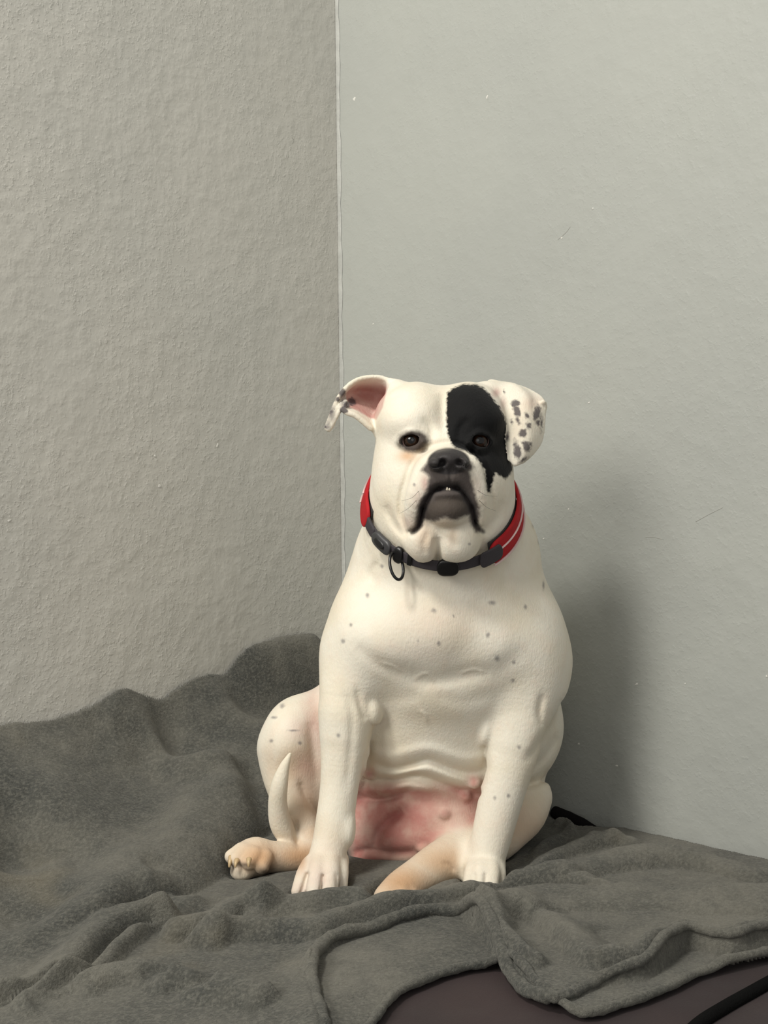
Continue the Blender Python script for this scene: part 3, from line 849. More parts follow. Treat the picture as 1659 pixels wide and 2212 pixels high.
# ---- eyes
def eye_mat():
    m = NT('dog_eye'); c = m.n('ShaderNodeTexCoord'); s = m.n('ShaderNodeSeparateXYZ'); m.l(c.outputs['Object'], s.inputs[0])
    # local -Y axis is the line of sight of the eye; unit sphere
    rr = m.math('SQRT', m.math('ADD', m.math('POWER', s.outputs[0], 2), m.math('POWER', s.outputs[2], 2)))
    fr = m.math('LESS_THAN', s.outputs[1], 0)
    iris = m.math('MULTIPLY', m.ramp(rr, .80, .72), fr); pup = m.math('MULTIPLY', m.ramp(rr, .38, .32), fr)
    col = m.mix(iris, srgb(128, 104, 98), m.mix(m.ramp(rr, .35, .8), srgb(44, 27, 16), srgb(16, 11, 9)))
    col = m.mix(pup, col, (.004, .004, .004))
    m.l(col, m.b.inputs['Base Color']); m.b.inputs['Roughness'].default_value = .06
    m.b.inputs['Specular IOR Level'].default_value = .3; m.b.inputs['Coat Weight'].default_value = .2; m.b.inputs['Coat Roughness'].default_value = .03
    return m.m
M_eye = eye_mat()
bm = bmesh.new(); bmesh.ops.create_uvsphere(bm, u_segments=40, v_segments=28, radius=1.0)
eme = bpy.data.meshes.new('eye'); bm.to_mesh(eme); bm.free(); eme.materials.append(M_eye)
eme.polygons.foreach_set('use_smooth', [True] * len(eme.polygons))
for (ex, ey, eY, r), gaze, lab in zip(EYES, ((-.22, -1, .02), (.12, -1, .02)), ('brown eye in the white half of the face', 'brown eye in the black patch')):
    o = bpy.data.objects.new('eye', eme); COL.objects.link(o)
    o.parent = dog
    g = Vector(gaze)
    o.location = Vector(W(ex, ey, eY)) - dog.location; o.scale = (r, r, r)
    o.rotation_euler = (-g).to_track_quat('Y', 'Z').to_euler()
    o['label'] = lab
# lower front teeth just showing
M_tooth = plain('tooth_enamel', srgb(225, 215, 195), .25)
ty = surf(968, 1062)
for (tx, tyy, r) in ((966, 1056, .0016), (971, 1057, .0014)):
    bm = bmesh.new(); bmesh.ops.create_icosphere(bm, subdivisions=2, radius=1)
    p = W(tx, tyy, ty + .003)
    for vv_ in bm.verts:
        c = vv_.co; t = .75 + .25 * (c.z < 0)
        vv_.co = Vector(p) + Vector((c.x * r * t, c.y * r * .8, c.z * r * 1.25))
    bm_obj('tooth', bm, M_tooth, dog)
# claws
M_claw = plain('claw_horn', srgb(196, 170, 130), .35)
CLAWS = [((500, 1852, 1.337), (495, 1874, 1.328), 7.5), ((538, 1856, 1.318), (537, 1873, 1.311), 6.5), ((512, 1858, 1.328), (508, 1874, 1.320), 6)]
for a, b, r in CLAWS:
    A = W(*a); B = W(*b); mid = (A + B) / 2 + np.array([0, -.002, .001])
    pth = crom([A, mid, B], 4); rad = np.linspace(r, r * .25, len(pth)) * a[2] / FPX
    V_, F_ = tube(pth, rad, 8); mesh_obj('claw', V_, F_, M_claw, dog)
# whiskers and lashes
M_whisk = plain('whisker_hair', (.03, .028, .026), .4)
for (a, b, c) in (((905, 1060, 1.215), (890, 1075, 1.19), (868, 1082, 1.185)), ((900, 1080, 1.217), (882, 1098, 1.20), (862, 1110, 1.20)), ((1030, 1058, 1.215), (1050, 1070, 1.19), (1074, 1072, 1.185)), ((1034, 1080, 1.22), (1052, 1096, 1.20), (1072, 1104, 1.20))):
    sY = surf(a[0], a[1])
    pth = crom([W(a[0], a[1], sY + .001), W(b[0], b[1], sY - .012), W(c[0], c[1], sY - .014)], 6)
    V_, F_ = tube(pth, np.linspace(.00022, .00008, len(pth)), 5); mesh_obj('whisker', V_, F_, M_whisk, dog)

# ------------------------------------------------------------------ collar
CEN = cn.copy(); A_, B_ = .0935, .1075
def loop(th, off=0.0, up=0.0):
    """point on the collar loop; th=0 is the throat, grows towards the frame's right"""
    a = A_ + off; b = B_ + off
    return CEN + np.array([1, 0, 0]) * (a * math.sin(th)) - vv * (b * math.cos(th)) + nv * up
def band(name, t0, t1, wdt, thick, off, mat, parent, n=90, up0=0.0, closed=False, endround=False, flare=.26):
    V = []; F = []
    ts = np.linspace(t0, t1, n, endpoint=not closed)
    prof = []
    for k in range(16):                                   # rounded cross-section
        an = 2 * math.pi * k / 16; c, s = math.cos(an), math.sin(an)
        prof.append((np.sign(c) * abs(c) ** .45 * thick / 2, np.sign(s) * abs(s) ** .45 * wdt / 2))
    for i, t in enumerate(ts):
        e = 1.0
        if endround:
            q = min(i, n - 1 - i) / 5.0
            e = math.sqrt(max(0.0, 1 - (1 - min(q, 1)) ** 2)) * .75 + .25
        for (o_, u_) in prof: V.append(loop(t, off + o_ - flare * (up0 + u_ * e), up0 + u_ * e))
    rows = n if closed else n - 1
    for i in range(rows):
        for k in range(16):
            j = (i + 1) % n
            F.append((i * 16 + k, i * 16 + (k + 1) % 16, j * 16 + (k + 1) % 16, j * 16 + k))
    if not closed: F.append(tuple(range(16))[::-1]); F.append(tuple((n - 1) * 16 + k for k in range(16)))
    return mesh_obj(name, V, F, mat, parent)
M_red = plain('red_mesh_fabric', srgb(172, 22, 30), .75, .3, bump=(900, .5, .001))
M_web = plain('charcoal_webbing', srgb(62, 58, 62), .7, .3, bump=(1100, .5, .001))
M_pipe = plain('reflective_piping', srgb(214, 188, 184), .4)
M_blackpl = plain('black_plastic', srgb(20, 20, 21), .35)
M_lin = plain('dark_lining', srgb(52, 50, 48), .85)
collar = bpy.data.objects.new('dog_collar', None); COL.objects.link(collar); collar.location = Vector(CEN); collar.empty_display_size = .05
setp(collar, 'red padded collar with dark webbing and a ring round the dog\'s neck', 'collar')
band('webbing', 0, 2 * math.pi, .0125, .0026, 0.0, M_web, collar, 140, 0, True)
r0, r1 = math.radians(33), math.radians(360 - 72)
slv = band('padded_sleeve', r0, r1, .029, .0048, .0010, M_red, collar, 130, .000, endround=True); slv['label'] = 'red padded collar sleeve'
band('lining', r0 + .03, r1 - .03, .0265, .0026, -.0035, M_lin, collar, 120)
band('piping', r0 + .03, r1 - .45, .0014, .0022, .0042, M_pipe, collar, 120, -.0118)
band('piping', r0 + .02, r1 - .45, .0012, .0020, .0044, M_pipe, collar, 120, .0035)
band('end_tab', math.radians(24), math.radians(43), .0190, .0030, .0042, M_web, collar, 30, .0015, endround=True)
band('end_tab', -math.radians(76), -math.radians(60), .0135, .0040, .0010, M_web, collar, 24, 0, endround=True)
band('slider', math.radians(-6), math.radians(9), .0200, .0058, .0012, M_blackpl, collar, 16, -.001, endround=True)
bk_ = band('buckle', -math.radians(60), -math.radians(41), .0170, .0070, .0015, plain('grey_plastic', srgb(60, 60, 62), .4), collar, 20, 0, endround=True)
band('buckle_catch', -math.radians(56), -math.radians(46), .0100, .0094, .0015, M_blackpl, collar, 14, 0, endround=True)
band('ring_holder', -math.radians(38.5), -math.radians(31), .0195, .0062, .0010, M_blackpl, collar, 14, 0, endround=True)
band('keeper', -math.radians(27), -math.radians(24), .016, .0056, .001, M_blackpl, collar, 8, .002)
rp = []
t = math.radians(-35); base = loop(t, .006, -.004)
side = loop(t + .05) - loop(t - .05); side /= np.linalg.norm(side)
dn = np.array([.15, -.35, -1.0]); dn /= np.linalg.norm(dn)
rc = base + dn * .0075
sd2 = np.array([.62, .55, 0.1]); sd2 -= dn * sd2.dot(dn); sd2 /= np.linalg.norm(sd2)
for k in range(40):
    an = 2 * math.pi * k / 40
    rp.append(rc + dn * math.cos(an) * .0165 + sd2 * math.sin(an) * .0095)
V_, F_ = tube(rp, .0018, 10, True); rg = mesh_obj('ring', V_, F_, plain('dark_steel', (.03, .03, .03), .3, .6, .6), collar); rg['label'] = 'dark metal leash ring'

# ------------------------------------------------------------------ bed
M_bed = NT('maroon_bed_cover'); m = M_bed; v = m.coords()
c = m.mix(m.ramp(m.noise(v, 9, 3), .3, .7), srgb(50, 37, 37), srgb(42, 31, 32))
m.l(c, m.b.inputs['Base Color']); m.b.inputs['Roughness'].default_value = .8; m.b.inputs['Sheen Weight'].default_value = .04
nb = m.bump(m.noise(v, 9, 2), .5, .03); nb = m.bump(m.noise(v, 700, 2), .3, .001, nb)
m.l(nb, m.b.inputs['Normal'])
bed = bpy.data.objects.new('dog_bed', None); COL.objects.link(bed)
BZ = .292
def abw(a, b, z): p = CORN + DR * a + DL * b; return (p[0], p[1], z)
bed.location = abw(.75, .55, 0.0)
setp(bed, 'low bed with a maroon cover under the grey blanket', 'bed')
bm = bmesh.new()
vs = [bm.verts.new(abw(a, b, z)) for z in (.002, BZ) for (a, b) in ((.012, .052), (1.55, .052), (1.55, 1.02), (.012, 1.02))]
for f in ((0, 1, 2, 3), (7, 6, 5, 4), (0, 4, 5, 1), (1, 5, 6, 2), (2, 6, 7, 3), (3, 7, 4, 0)): bm.faces.new([vs[i] for i in f])
bmesh.ops.bevel(bm, geom=bm.edges[:] , offset=.022, segments=5, profile=.5, affect='EDGES')
bm_obj('mattress', bm, M_bed.m, bed)
pp = [onz(1440, 2280, BZ + .003), onz(1505, 2216, BZ + .003), onz(1560, 2180, BZ + .003), onz(1620, 2146, BZ + .003), onz(1690, 2108, BZ + .003), onz(1800, 2055, BZ + .003)]
V_, F_ = tube(crom(pp, 8), .0062, 12)
pi_ = mesh_obj('piping', V_, F_, plain('black_piping', (.004, .004, .004), .9, .08, bump=(500, .6, .002)), bed); pi_['label'] = 'fuzzy black piping'

# ------------------------------------------------------------------ blanket
def wallL_Y(px):
    u = (px - CX) / FPX
    t = (CORN[0] - u * CORN[1]) / (-DL[0] + u * DL[1]); return CORN[1] + DL[1] * t
def wallR_Y(px):
    u = (px - CX) / FPX
    t = (u * CORN[1] - CORN[0]) / (DR[0] - u * DR[1]); return CORN[1] + DR[1] * t
ctrl = []
for (a, b) in ((-150, 1595), (0, 1570), (100, 1556), (200, 1538), (260, 1512), (320, 1492), (400, 1476), (470, 1458), (520, 1443), (560, 1412), (610, 1393), (690, 1388), (728, 1400)):
    ctrl.append(W(a, b, wallL_Y(a) - .006))
for (a, b) in ((1180, 1728), (1240, 1768), (1300, 1795), (1400, 1816), (1500, 1836), (1600, 1856), (1659, 1872), (1800, 1915)):
    ctrl.append(W(a, b, wallR_Y(a) - .006))
for q in ((820, 1500, 1.80), (1000, 1640, 1.70), (560, 1640, 1.56), (480, 1590, 1.60), (560, 1740, 1.47), (420, 1680, 1.50), (300, 1640, 1.53), (160, 1620, 1.47), (40, 1640, 1.40),
          (300, 1760, 1.415), (120, 1740, 1.345), (450, 1790, 1.405), (-100, 1700, 1.28), (640, 1480, 1.76), (500, 1520, 1.66), (380, 1540, 1.62)):
    ctrl.append(W(*q))
for (a, b, z) in ((520, 1905, .303), (640, 1935, .300), (720, 1900, .300), (800, 1880, .298), (900, 1900, .297), (1000, 1905, .298), (1100, 1885, .300), (1150, 1830, .306), (880, 1940, .298), (780, 1930, .300),
                  (350, 1890, .325), (150, 1880, .335), (0, 1860, .345), (0, 2000, .318), (200, 2010, .312), (400, 2010, .306), (0, 2150, .306), (250, 2150, .304), (500, 2130, .303), (700, 2080, .303), (900, 2020, .303), (600, 2010, .303),
                  (1200, 1960, .305), (1400, 1960, .307), (1600, 1960, .308), (1250, 2080, .305), (1500, 2050, .305), (1650, 2050, .305), (1300, 1850, .312), (1500, 1880, .314), (1000, 2080, .303), (100, 2300, .298), (600, 2300, .298), (1000, 2300, .298), (1500, 2300, .3), (-200, 2100, .31), (1800, 2050, .305), (880, 1830, .298), (950, 1780, .30), (1060, 1780, .302)):
    ctrl.append(onz(a, b, z))
ctrl = np.array(ctrl)
def tps_fit(P, Zv, lam=2e-4):
    n = len(P); d2 = ((P[:, None] - P[None]) ** 2).sum(2)
    K = np.where(d2 > 0, .5 * d2 * np.log(d2 + 1e-20), 0) + lam * np.eye(n)
    Q_ = np.concatenate([np.ones((n, 1)), P], 1)
    A = np.zeros((n + 3, n + 3)); A[:n, :n] = K; A[:n, n:] = Q_; A[n:, :n] = Q_.T
    return np.linalg.solve(A, np.append(Zv, [0, 0, 0]))
wts = tps_fit(ctrl[:, :2], ctrl[:, 2])
def tps(P):
    out = np.empty(len(P))
    for i in range(0, len(P), 20000):
        p = P[i:i + 20000]; d2 = ((p[:, None] - ctrl[None, :, :2]) ** 2).sum(2)
        out[i:i + 20000] = np.where(d2 > 0, .5 * d2 * np.log(d2 + 1e-20), 0) @ wts[:-3] + wts[-3] + p @ wts[-2:]
    return out
GS = .0024
gx = np.arange(-.80, .86, GS); gy = np.arange(.80, 1.92, GS)
X, Yg = np.meshgrid(gx, gy, indexing='ij'); shp = X.shape
PG = np.stack([X.ravel(), Yg.ravel()], 1)
base = tps(PG)
# folds, given by crest lines in plan
def plan(pts, z=.315): return np.array([onz(a, b, z)[:2] for a, b in pts])
def fold(pts, amp, wf, wb, z=.318, taper=.25, pw=2.0):
    """ridge: wf half-width on the camera side, wb on the far side"""
    L = crom(plan(pts, z), 6)
    px_, py_ = PG[:, 0], PG[:, 1]
    best = np.full(len(PG), 1e9); sgn = np.zeros(len(PG)); tt = np.zeros(len(PG)); n = len(L)
    for i in range(n - 1):
        a, b = L[i], L[i + 1]; d = b - a
        h = np.clip(((px_ - a[0]) * d[0] + (py_ - a[1]) * d[1]) / (d @ d + 1e-12), 0, 1)
        ex = px_ - a[0] - h * d[0]; ey = py_ - a[1] - h * d[1]
        dd = np.hypot(ex, ey); mk = dd < best
        cr = d[0] * ey - d[1] * ex
        best = np.where(mk, dd, best); sgn = np.where(mk, np.sign(cr), sgn); tt = np.where(mk, (i + h) / (n - 1), tt)
    if (L[-1] - L[0])[0] < 0: sgn = -sgn                # >0 : far side
    wdt = np.where(sgn > 0, wb, wf)
    g = np.exp(-(best / wdt) ** pw)
    if taper: g = g * sstep(0, taper, tt) * sstep(0, taper, 1 - tt)
    return amp * g
H = base.copy()
def F_(*a, **k):
    global H
    H = H + fold(*a, **k)
#@@FOLDS_BEGIN
def ROLL(pts, amp, wf, wb, z=None, taper=.12, crease=.004):
    """rolled fold: round front that ends in a sharp crease, easy back slope"""
    global H
    L = crom(plan(pts, .303 + amp if z is None else z), 6)
    px_, py_ = PG[:, 0], PG[:, 1]
    best = np.full(len(PG), 1e9); sgn = np.zeros(len(PG)); tt = np.zeros(len(PG)); n = len(L)
    for i in range(n - 1):
        a, b = L[i], L[i + 1]; d = b - a
        h = np.clip(((px_ - a[0]) * d[0] + (py_ - a[1]) * d[1]) / (d @ d + 1e-12), 0, 1)
        ex = px_ - a[0] - h * d[0]; ey = py_ - a[1] - h * d[1]
        dd = np.hypot(ex, ey); mk = dd < best
        best = np.where(mk, dd, best); sgn = np.where(mk, np.sign(d[0] * ey - d[1] * ex), sgn); tt = np.where(mk, (i + h) / (n - 1), tt)
    if (L[-1] - L[0])[0] < 0: sgn = -sgn
    ends = sstep(0, taper, tt) * sstep(0, taper, 1 - tt)
    q = np.clip(best / wf, 0, 1)
    frontp = np.sqrt(np.maximum(1 - q * q, 0)) - crease / max(amp, 1e-4) * np.exp(-((best - wf * 1.05) / (wf * .35)) ** 2)
    backp = np.exp(-(best / wb) ** 2)
    H = H + amp * ends * np.where(sgn > 0, backp, frontp)
# mound and roll in front of the paws
F_([(500, 1992), (575, 1963), (650, 1948), (740, 1936), (820, 1940)], .020, .024, .018, taper=.15)
ROLL([(420, 2044), (480, 2014), (540, 2008), (625, 2012), (683, 2011), (760, 1981), (855, 1955), (932, 1939), (996, 1917), (1079, 1899), (1174, 1895), (1240, 1901), (1330, 1912)], .021, .021, .024, z=.320, taper=.07, crease=.006)
ROLL([(975, 1985), (1047, 1952), (1085, 1938), (1143, 1925), (1238, 1921), (1398, 1921), (1526, 1930), (1680, 1922), (1800, 1905)], .017, .060, .012, taper=.08, crease=.0)
# swell under the hind paw and its shaded foot
ROLL([(60, 1985), (200, 1940), (300, 1905), (390, 1880), (450, 1835), (520, 1795), (600, 1770)], .024, .045, .060, taper=.2, crease=.006)
F_([(300, 1930), (380, 1925), (440, 1940)], -.008, .02, .018)
ROLL([(300, 1962), (350, 1945), (400, 1950), (440, 1975)], .012, .022, .022, taper=.25)
# diagonal pleats at lower left
ROLL([(-120, 2170), (-10, 2140), (90, 2103), (155, 2068), (215, 2018), (275, 1990), (340, 1975), (400, 1985)], .019, .017, .026, taper=.12, crease=.006)
ROLL([(60, 2150), (150, 2112), (215, 2085), (258, 2050), (305, 2012), (345, 1992), (390, 1992)], .014, .013, .014, taper=.15, crease=.006)
ROLL([(340, 2012), (385, 2002), (450, 1985), (500, 1957), (560, 1952), (600, 1960)], .018, .022, .018, taper=.15, crease=.006)
ROLL([(400, 2060), (420, 2045), (455, 2040), (480, 2062)], .009, .02, .02, taper=.25)
F_([(0, 2060), (120, 2010), (220, 1985), (310, 1955)], .010, .025, .03)
F_([(-60, 1960), (60, 1935), (170, 1915)], .010, .03, .03)
F_([(0, 2000), (100, 1975), (170, 1950)], -.006, .02, .02)
# front swell rolling over the edge
F_([(-160, 2200), (0, 2162), (75, 2147), (150, 2122), (240, 2107), (310, 2104), (360, 2108), (425, 2122), (500, 2132), (560, 2142), (600, 2152), (640, 2165)], .024, .040, .013, taper=.16, pw=2.2)
F_([(215, 2225), (245, 2180), (262, 2140), (270, 2118)], -.020, .013, .013, taper=.2)
F_([(305, 2122), (340, 2112), (372, 2110)], -.008, .009, .009)
F_([(350, 2140), (410, 2132), (470, 2126)], -.009, .010, .010)
F_([(330, 2162), (360, 2158), (385, 2162)], -.005, .010, .010)
F_([(60, 2175), (120, 2150), (180, 2130)], -.008, .012, .012)
# hem roll of the upper sheet and pleats beside it
F_([(672, 2110), (692, 2068), (740, 2042), (810, 2012), (880, 1992), (945, 1976), (1000, 1982), (1040, 2010)], .022, .012, .013, taper=.12)
ROLL([(1005, 1978), (1058, 1985), (1098, 2030), (1145, 2068), (1190, 2085)], .015, .013, .016, taper=.15, crease=.004)
ROLL([(1040, 1978), (1130, 1960), (1190, 1990), (1238, 2030), (1276, 2062), (1318, 2068), (1370, 2062)], .018, .018, .030, taper=.15, crease=.004)
F_([(1085, 2040), (1120, 2085), (1165, 2125)], -.007, .010, .010)
F_([(1340, 2085), (1430, 2050), (1485, 2022), (1560, 2038), (1660, 2020), (1760, 2000)], .018, .012, .022, taper=.15)
F_([(1230, 2010), (1310, 1992), (1390, 2000), (1480, 1985)], .006, .02, .03)
F_([(1280, 2020), (1340, 2010), (1380, 2015)], -.004, .012, .012)
# right side pleats by the wall
ROLL([(1120, 1898), (1174, 1862), (1265, 1830), (1334, 1820), (1400, 1828)], .013, .014, .016, taper=.15)
ROLL([(1150, 1905), (1270, 1868), (1398, 1851), (1494, 1854), (1600, 1876), (1700, 1905)], .016, .030, .018, taper=.15, crease=.002)
F_([(1130, 1860), (1190, 1815), (1240, 1795)], .010, .012, .012)
# hem rumpled against the wall, rear pile
F_([(1190, 1770), (1222, 1760), (1245, 1795)], .022, .013, .012, z=.33, taper=.3)
F_([(1260, 1810), (1300, 1800), (1350, 1808)], .008, .012, .012, z=.325, taper=.3)
def wfold(pts, amp, wd):
    global H
    L = np.array([W(*q)[:2] for q in pts]); L = crom(L, 6)
    d = poly_dist(PG[:, 0], PG[:, 1], L.tolist())
    H = H + amp * np.exp(-(d / wd) ** 2)
wfold([(270, 1570, 1.56), (330, 1600, 1.55), (400, 1625, 1.52), (480, 1615, 1.53)], .018, .024)
wfold([(350, 1575, 1.60), (365, 1595, 1.58), (380, 1620, 1.55)], -.014, .022)
wfold([(520, 1445, 1.735), (600, 1440, 1.77), (680, 1420, 1.83)], .022, .022)
wfold([(540, 1500, 1.69), (640, 1500, 1.73), (700, 1490, 1.78)], -.022, .03)
wfold([(160, 1545, 1.53), (220, 1560, 1.54), (260, 1600, 1.52)], .010, .02)
wfold([(540, 1640, 1.53), (556, 1690, 1.50), (560, 1740, 1.46)], -.016, .02)
#@@FOLDS_END
nx_, ny_ = PG[:, 0], PG[:, 1]
H += .008 * vnoise(nx_ * 9, ny_ * 9, 1) + .005 * vnoise(nx_ * 24, ny_ * 24, 2) + .0016 * vnoise(nx_ * 80, ny_ * 80, 3) + .0006 * vnoise(nx_ * 220, ny_ * 220, 4)
# lower sheet and upper sheet: the blanket lies doubled at the front
def region(pts, z=BZ + .008): return [tuple(q) for q in crom(plan(pts, z), 5)]
UPZ = .310
UP = region([(1090, 2085), (1138, 2128), (1194, 2152), (1245, 2142), (1302, 2118), (1398, 2102), (1449, 2066), (1494, 2040), (1583, 2056), (1659, 2038), (1800, 2000)], UPZ) \
   + [(1.6, 1.0), (1.6, 2.6), (-1.6, 2.6), (-1.6, .3)] + region([(300, 2900), (640, 2420), (700, 2240), (690, 2172), (680, 2100), (712, 2050), (800, 2018), (870, 1994), (950, 1978), (1010, 1986), (1058, 2034)], UPZ)
LO = region([(1072, 2086), (1120, 2118), (1180, 2165), (1264, 2192), (1334, 2176), (1430, 2144), (1526, 2100), (1659, 2070), (1800, 2030)]) \
   + [(1.6, 1.0), (1.6, 2.6), (-1.6, 2.6), (-1.6, .3)] + region([(500, 2900), (740, 2420), (800, 2230), (830, 2185), (868, 2145), (957, 2106), (1020, 2090)])
H = base + (H - base) * 1.25
sup = poly_sd(PG[:, 0], PG[:, 1], UP); slo = poly_sd(PG[:, 0], PG[:, 1], LO)
def quarter(s, r): t = np.clip(s / r, 0, 1); return np.sqrt(np.maximum(1 - (1 - t) ** 2, 0))
low = BZ + .0057 + .0062 * quarter(slo, .010) + .006 * sstep(.004, .05, slo) * (1 - sstep(.06, .12, PG[:, 0])) * (1 - sstep(.01, .04, sup))
low = low + .0015 * vnoise(nx_ * 70, ny_ * 70, 7) * (slo > 0)
H = H + .011 * np.exp(-(sup / .026) ** 2) * (PG[:, 1] < 1.3)
q_up = quarter(sup, .011)
Hn = low + (np.maximum(H, low + .010) - low) * q_up
H2 = np.where(sup > 0, Hn, low)
# press the blanket under the dog
ix = np.round((dv[:, 0] - gx[0]) / GS).astype(int); iy = np.round((dv[:, 1] - gy[0]) / GS).astype(int)
bot = np.full(shp, 9.0)
okk = (ix >= 1) & (iy >= 1) & (ix < shp[0] - 1) & (iy < shp[1] - 1)
for dx in (-1, 0, 1):
    for dy in (-1, 0, 1):
        np.minimum.at(bot, (ix[okk] + dx, iy[okk] + dy), dv[okk, 2])
HG = H2.reshape(shp)
press = np.minimum(HG, np.maximum(bot - .0008, .2955))
diff = HG - press
# ease the dent into its surroundings
def blur(A, n):
    for _ in range(n):
        B = A.copy()
        B[1:-1, 1:-1] = (A[1:-1, 1:-1] * 2 + A[:-2, 1:-1] + A[2:, 1:-1] + A[1:-1, :-2] + A[1:-1, 2:]) / 6
        A = B
    return A
dent = np.maximum(blur(diff, 14), diff)
HG = np.maximum(HG - dent, .2960)
# trim to the walls
s1 = (PG - CORN) @ np.array([-.674, -.739]); s2 = (PG - CORN) @ np.array([.739, -.674])
hemw = .010 + .006 * vnoise(PG[:, 0] * 40, PG[:, 1] * 40, 9)
gap = np.exp(-((PG - W(1262, 1785, wallR_Y(1262))[:2]) ** 2).sum(1) / .045 ** 2) * .085
m_in = (s1 > np.maximum(.004 + hemw * .3, gap)) & (s2 > .004) & (np.maximum(slo, sup) > .0034)
keepg = m_in.reshape(shp)
Zt = HG
vid = -np.ones(shp, np.int64)
fc = keepg[:-1, :-1] & keepg[1:, :-1] & keepg[1:, 1:] & keepg[:-1, 1:]
used = np.zeros(shp, bool)
used[:-1, :-1] |= fc; used[1:, :-1] |= fc; used[1:, 1:] |= fc; used[:-1, 1:] |= fc
vid[used] = np.arange(used.sum())
nv0 = int(used.sum())
Vt = np.stack([X[used], Yg[used], Zt[used]], 1)
Ft = np.stack([vid[:-1, :-1][fc], vid[1:, :-1][fc], vid[1:, 1:][fc], vid[:-1, 1:][fc]], 1)
# underside, 5 mm below, and the hem joining the two
Vb = Vt.copy(); Vb[:, 2] -= .0038
Fb = Ft[:, ::-1] + nv0
E = np.concatenate([Ft[:, [0, 1]], Ft[:, [1, 2]], Ft[:, [2, 3]], Ft[:, [3, 0]]])
key = E[:, 0] * nv0 + E[:, 1]; rkey = E[:, 1] * nv0 + E[:, 0]
bd = E[~np.isin(key, rkey)]
Fs = np.stack([bd[:, 1], bd[:, 0], bd[:, 0] + nv0, bd[:, 1] + nv0], 1)
M_bl = NT('grey_fleece'); m = M_bl; v = m.coords()
nap = m.noise(v, 7.0, 4, .6); nap2 = m.noise(v, 30, 3)
c = m.mix(m.ramp(nap, .32, .68), srgb(66, 67, 64), srgb(104, 102, 94))
c = m.mix(m.math('MULTIPLY', m.ramp(nap2, .4, .75), .35), c, srgb(68, 69, 66))
c = m.mix(m.math('MULTIPLY', m.ramp(m.noise(v, 110, 4, .7), .45, .7), .3), c, srgb(56, 57, 54))
c = m.mix(m.math('MULTIPLY', m.ramp(m.noise(v, 260, 3, .7), .42, .68), .4), c, srgb(126, 124, 115))
c = m.mix(m.math('MULTIPLY', m.ramp(m.noise(m.coords((1, 1, 1)), 4.3, 3, .6), .56, .72), .35), c, srgb(128, 118, 96))
m.l(c, m.b.inputs['Base Color']); m.b.inputs['Roughness'].default_value = .95
m.b.inputs['Specular IOR Level'].default_value = .1
m.b.inputs['Sheen Weight'].default_value = .35; m.b.inputs['Sheen Roughness'].default_value = .45
m.b.inputs['Sheen Tint'].default_value = (*srgb(190, 188, 180), 1)
nb = m.bump(m.noise(v, 55, 3), .4, .007); nb = m.bump(m.noise(v, 300, 4, .7), .9, .0035, nb)
m.l(nb, m.b.inputs['Normal'])
def sample_h(p):
    i = int(np.clip(round((p[0] - gx[0]) / GS), 0, shp[0] - 1)); j = int(np.clip(round((p[1] - gy[0]) / GS), 0, shp[1] - 1)); return HG[i, j]
def hem(pts, z, r, lift, inset):
    """rolled hem along a sheet's edge"""
    P2 = crom(plan(pts, z), 8); n = len(P2); path = []
    for i in range(n):
        t = P2[min(i + 1, n - 1)] - P2[max(i - 1, 0)]; t /= np.linalg.norm(t) + 1e-9
        nn = np.array([-t[1], t[0]])
        q = P2[i] + nn * inset
        hz = max(sample_h(q), sample_h(q + nn * .004))
        path.append([q[0], q[1], hz - r * .75 + lift])
    path = np.array(path)
    k = np.ones(7) / 7
    zz = np.pad(path[:, 2], 3, mode='edge'); path[:, 2] = np.convolve(zz, k, 'valid')
    rad = r * (1 + .10 * np.sin(np.arange(n) * .9) + .07 * np.sin(np.arange(n) * 2.3 + 1)); rad[:3] *= [.3, .6, .85]; rad[-3:] *= [.85, .6, .3]
    return tube(path, rad, 12)
HEMS = [hem([(712, 2228), (700, 2190), (684, 2140), (684, 2090), (712, 2050), (800, 2018), (870, 1994), (950, 1978), (1010, 1986), (1058, 2034), (1090, 2085), (1138, 2128), (1194, 2152)], UPZ, .0068, 0, .004),
        hem([(1138, 2128), (1194, 2152), (1245, 2142), (1302, 2118), (1398, 2102), (1449, 2066), (1494, 2040), (1583, 2056), (1659, 2038), (1800, 2000)], UPZ, .0050, 0, .003),
        hem([(700, 2420), (770, 2270), (800, 2226), (830, 2185), (868, 2145), (957, 2106), (1020, 2090), (1072, 2088), (1120, 2118), (1180, 2165), (1264, 2192), (1334, 2176), (1430, 2144), (1526, 2100), (1659, 2070), (1800, 2030)], BZ + .008, .0046, 0, .004)]
allV = [Vt, Vb]; tris = [np.concatenate([Ft, Fb, Fs])]; cnt_ = 2 * nv0
for hv, hf in HEMS:
    hq = np.array([f for f in hf if len(f) == 4]) + cnt_
    tris.append(hq); allV.append(np.array(hv)); cnt_ += len(hv)
blanket = mesh_obj('blanket', np.concatenate(allV), np.concatenate(tris), M_bl.m)
setp(blanket, 'rumpled dark grey fleece blanket spread under the dog', 'blanket')

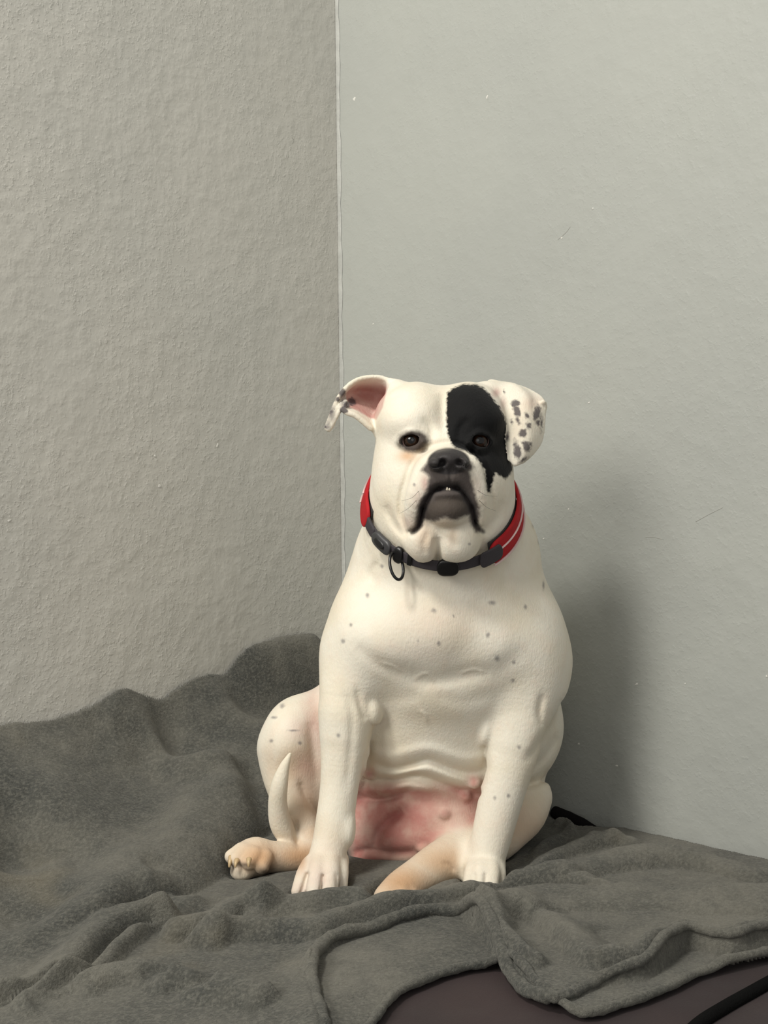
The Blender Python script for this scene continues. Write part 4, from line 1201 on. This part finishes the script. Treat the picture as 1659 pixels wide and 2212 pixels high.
# ------------------------------------------------------------------ paint chips and scratches on the wall
def wallpt(px, py, off=0.0, right=True):
    n = np.array([-.674, -.739]) if right else np.array([.739, -.674])
    u = (px - CX) / FPX; w_ = (py - CY) / FPX
    # plane: (x - LEAN*(z-.3) - cx)*n0 + (y - cy)*n1 = off
    Y = (off + n[0] * (CORN[0] + LEAN * (CAMZ - .3)) + n[1] * CORN[1]) / (n[0] * (u + LEAN * w_) + n[1])
    return W(px, py, Y)
M_chip = plain('bare_plaster', (.66, .65, .60), .8)
bm = bmesh.new(); bmesh.ops.create_icosphere(bm, subdivisions=2, radius=1)
for q in bm.verts: q.co *= 1 + .25 * math.sin(q.co.x * 5 + q.co.z * 7)
cme = bpy.data.meshes.new('paint_chip'); bm.to_mesh(cme); bm.free(); cme.materials.append(M_chip)
for (px, py, a, b, right) in ((1174, 1164, 3.2, 2.2, 1), (1375, 1478, 5, 2.4, 1), (1332, 1654, 4, 2.2, 1), (1250, 1607, 3.5, 2.5, 1), (1656, 1461, 3, 3, 1), (1272, 870, 3.5, 2.2, 1), (1213, 514, 3, 3, 1), (765, 214, 5, 5, 1), (1052, 210, 3, 5, 1), (1480, 1477, 2, 2, 1), (1228, 1100, 2.4, 2.4, 1), (806, 700, 3, 2, 1),
                          (345, 1050, 5, 5, 0), (470, 962, 3, 6, 0), (335, 985, 4, 3, 0), (20, 1125, 5, 3, 0)):
    wl_ = wr if right else wl
    p = wallpt(px, py, .0002, bool(right))
    o = bpy.data.objects.new('paint_chip', cme); COL.objects.link(o); o.parent = wl_
    o.location = p; s_ = p[1] / FPX
    o.rotation_euler = (0, random.uniform(-.5, .5), math.atan2(DR[1], DR[0]) if right else math.atan2(DL[1], DL[0]))
    o.scale = (a * s_ * .8, .0006, b * s_ * .8)
M_scr = plain('scratch_mark', (.33, .33, .30), .8)
for pts in ([(1503, 1127), (1530, 1112), (1562, 1096)], [(1393, 1160), (1415, 1161), (1434, 1166)], [(1205, 518), (1222, 503), (1232, 490)], [(630, 296), (634, 303), (631, 310)]):
    right = pts[0][0] > 745
    pth = crom([wallpt(a, b, .0, right) for a, b in pts], 6)
    V_, F_q = tube(pth, np.array([.0002] + [.0004] * (len(pth) - 2) + [.0002]), 6)
    mesh_obj('scratch', V_, F_q, M_scr, wr if right else wl)

# near-black bed cover tuck, added to darken the gap between blanket and wall
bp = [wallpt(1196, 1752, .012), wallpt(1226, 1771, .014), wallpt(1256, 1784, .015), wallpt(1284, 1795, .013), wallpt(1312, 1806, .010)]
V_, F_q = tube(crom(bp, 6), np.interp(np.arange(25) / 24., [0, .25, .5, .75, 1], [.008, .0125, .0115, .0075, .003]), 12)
bc = mesh_obj('gap_shade_tuck', V_, F_q, plain('black_gap_shade', (.006, .005, .005), .9, .1), bed); bc['label'] = 'near-black bed cover tuck added as shade in the gap beside the wall'
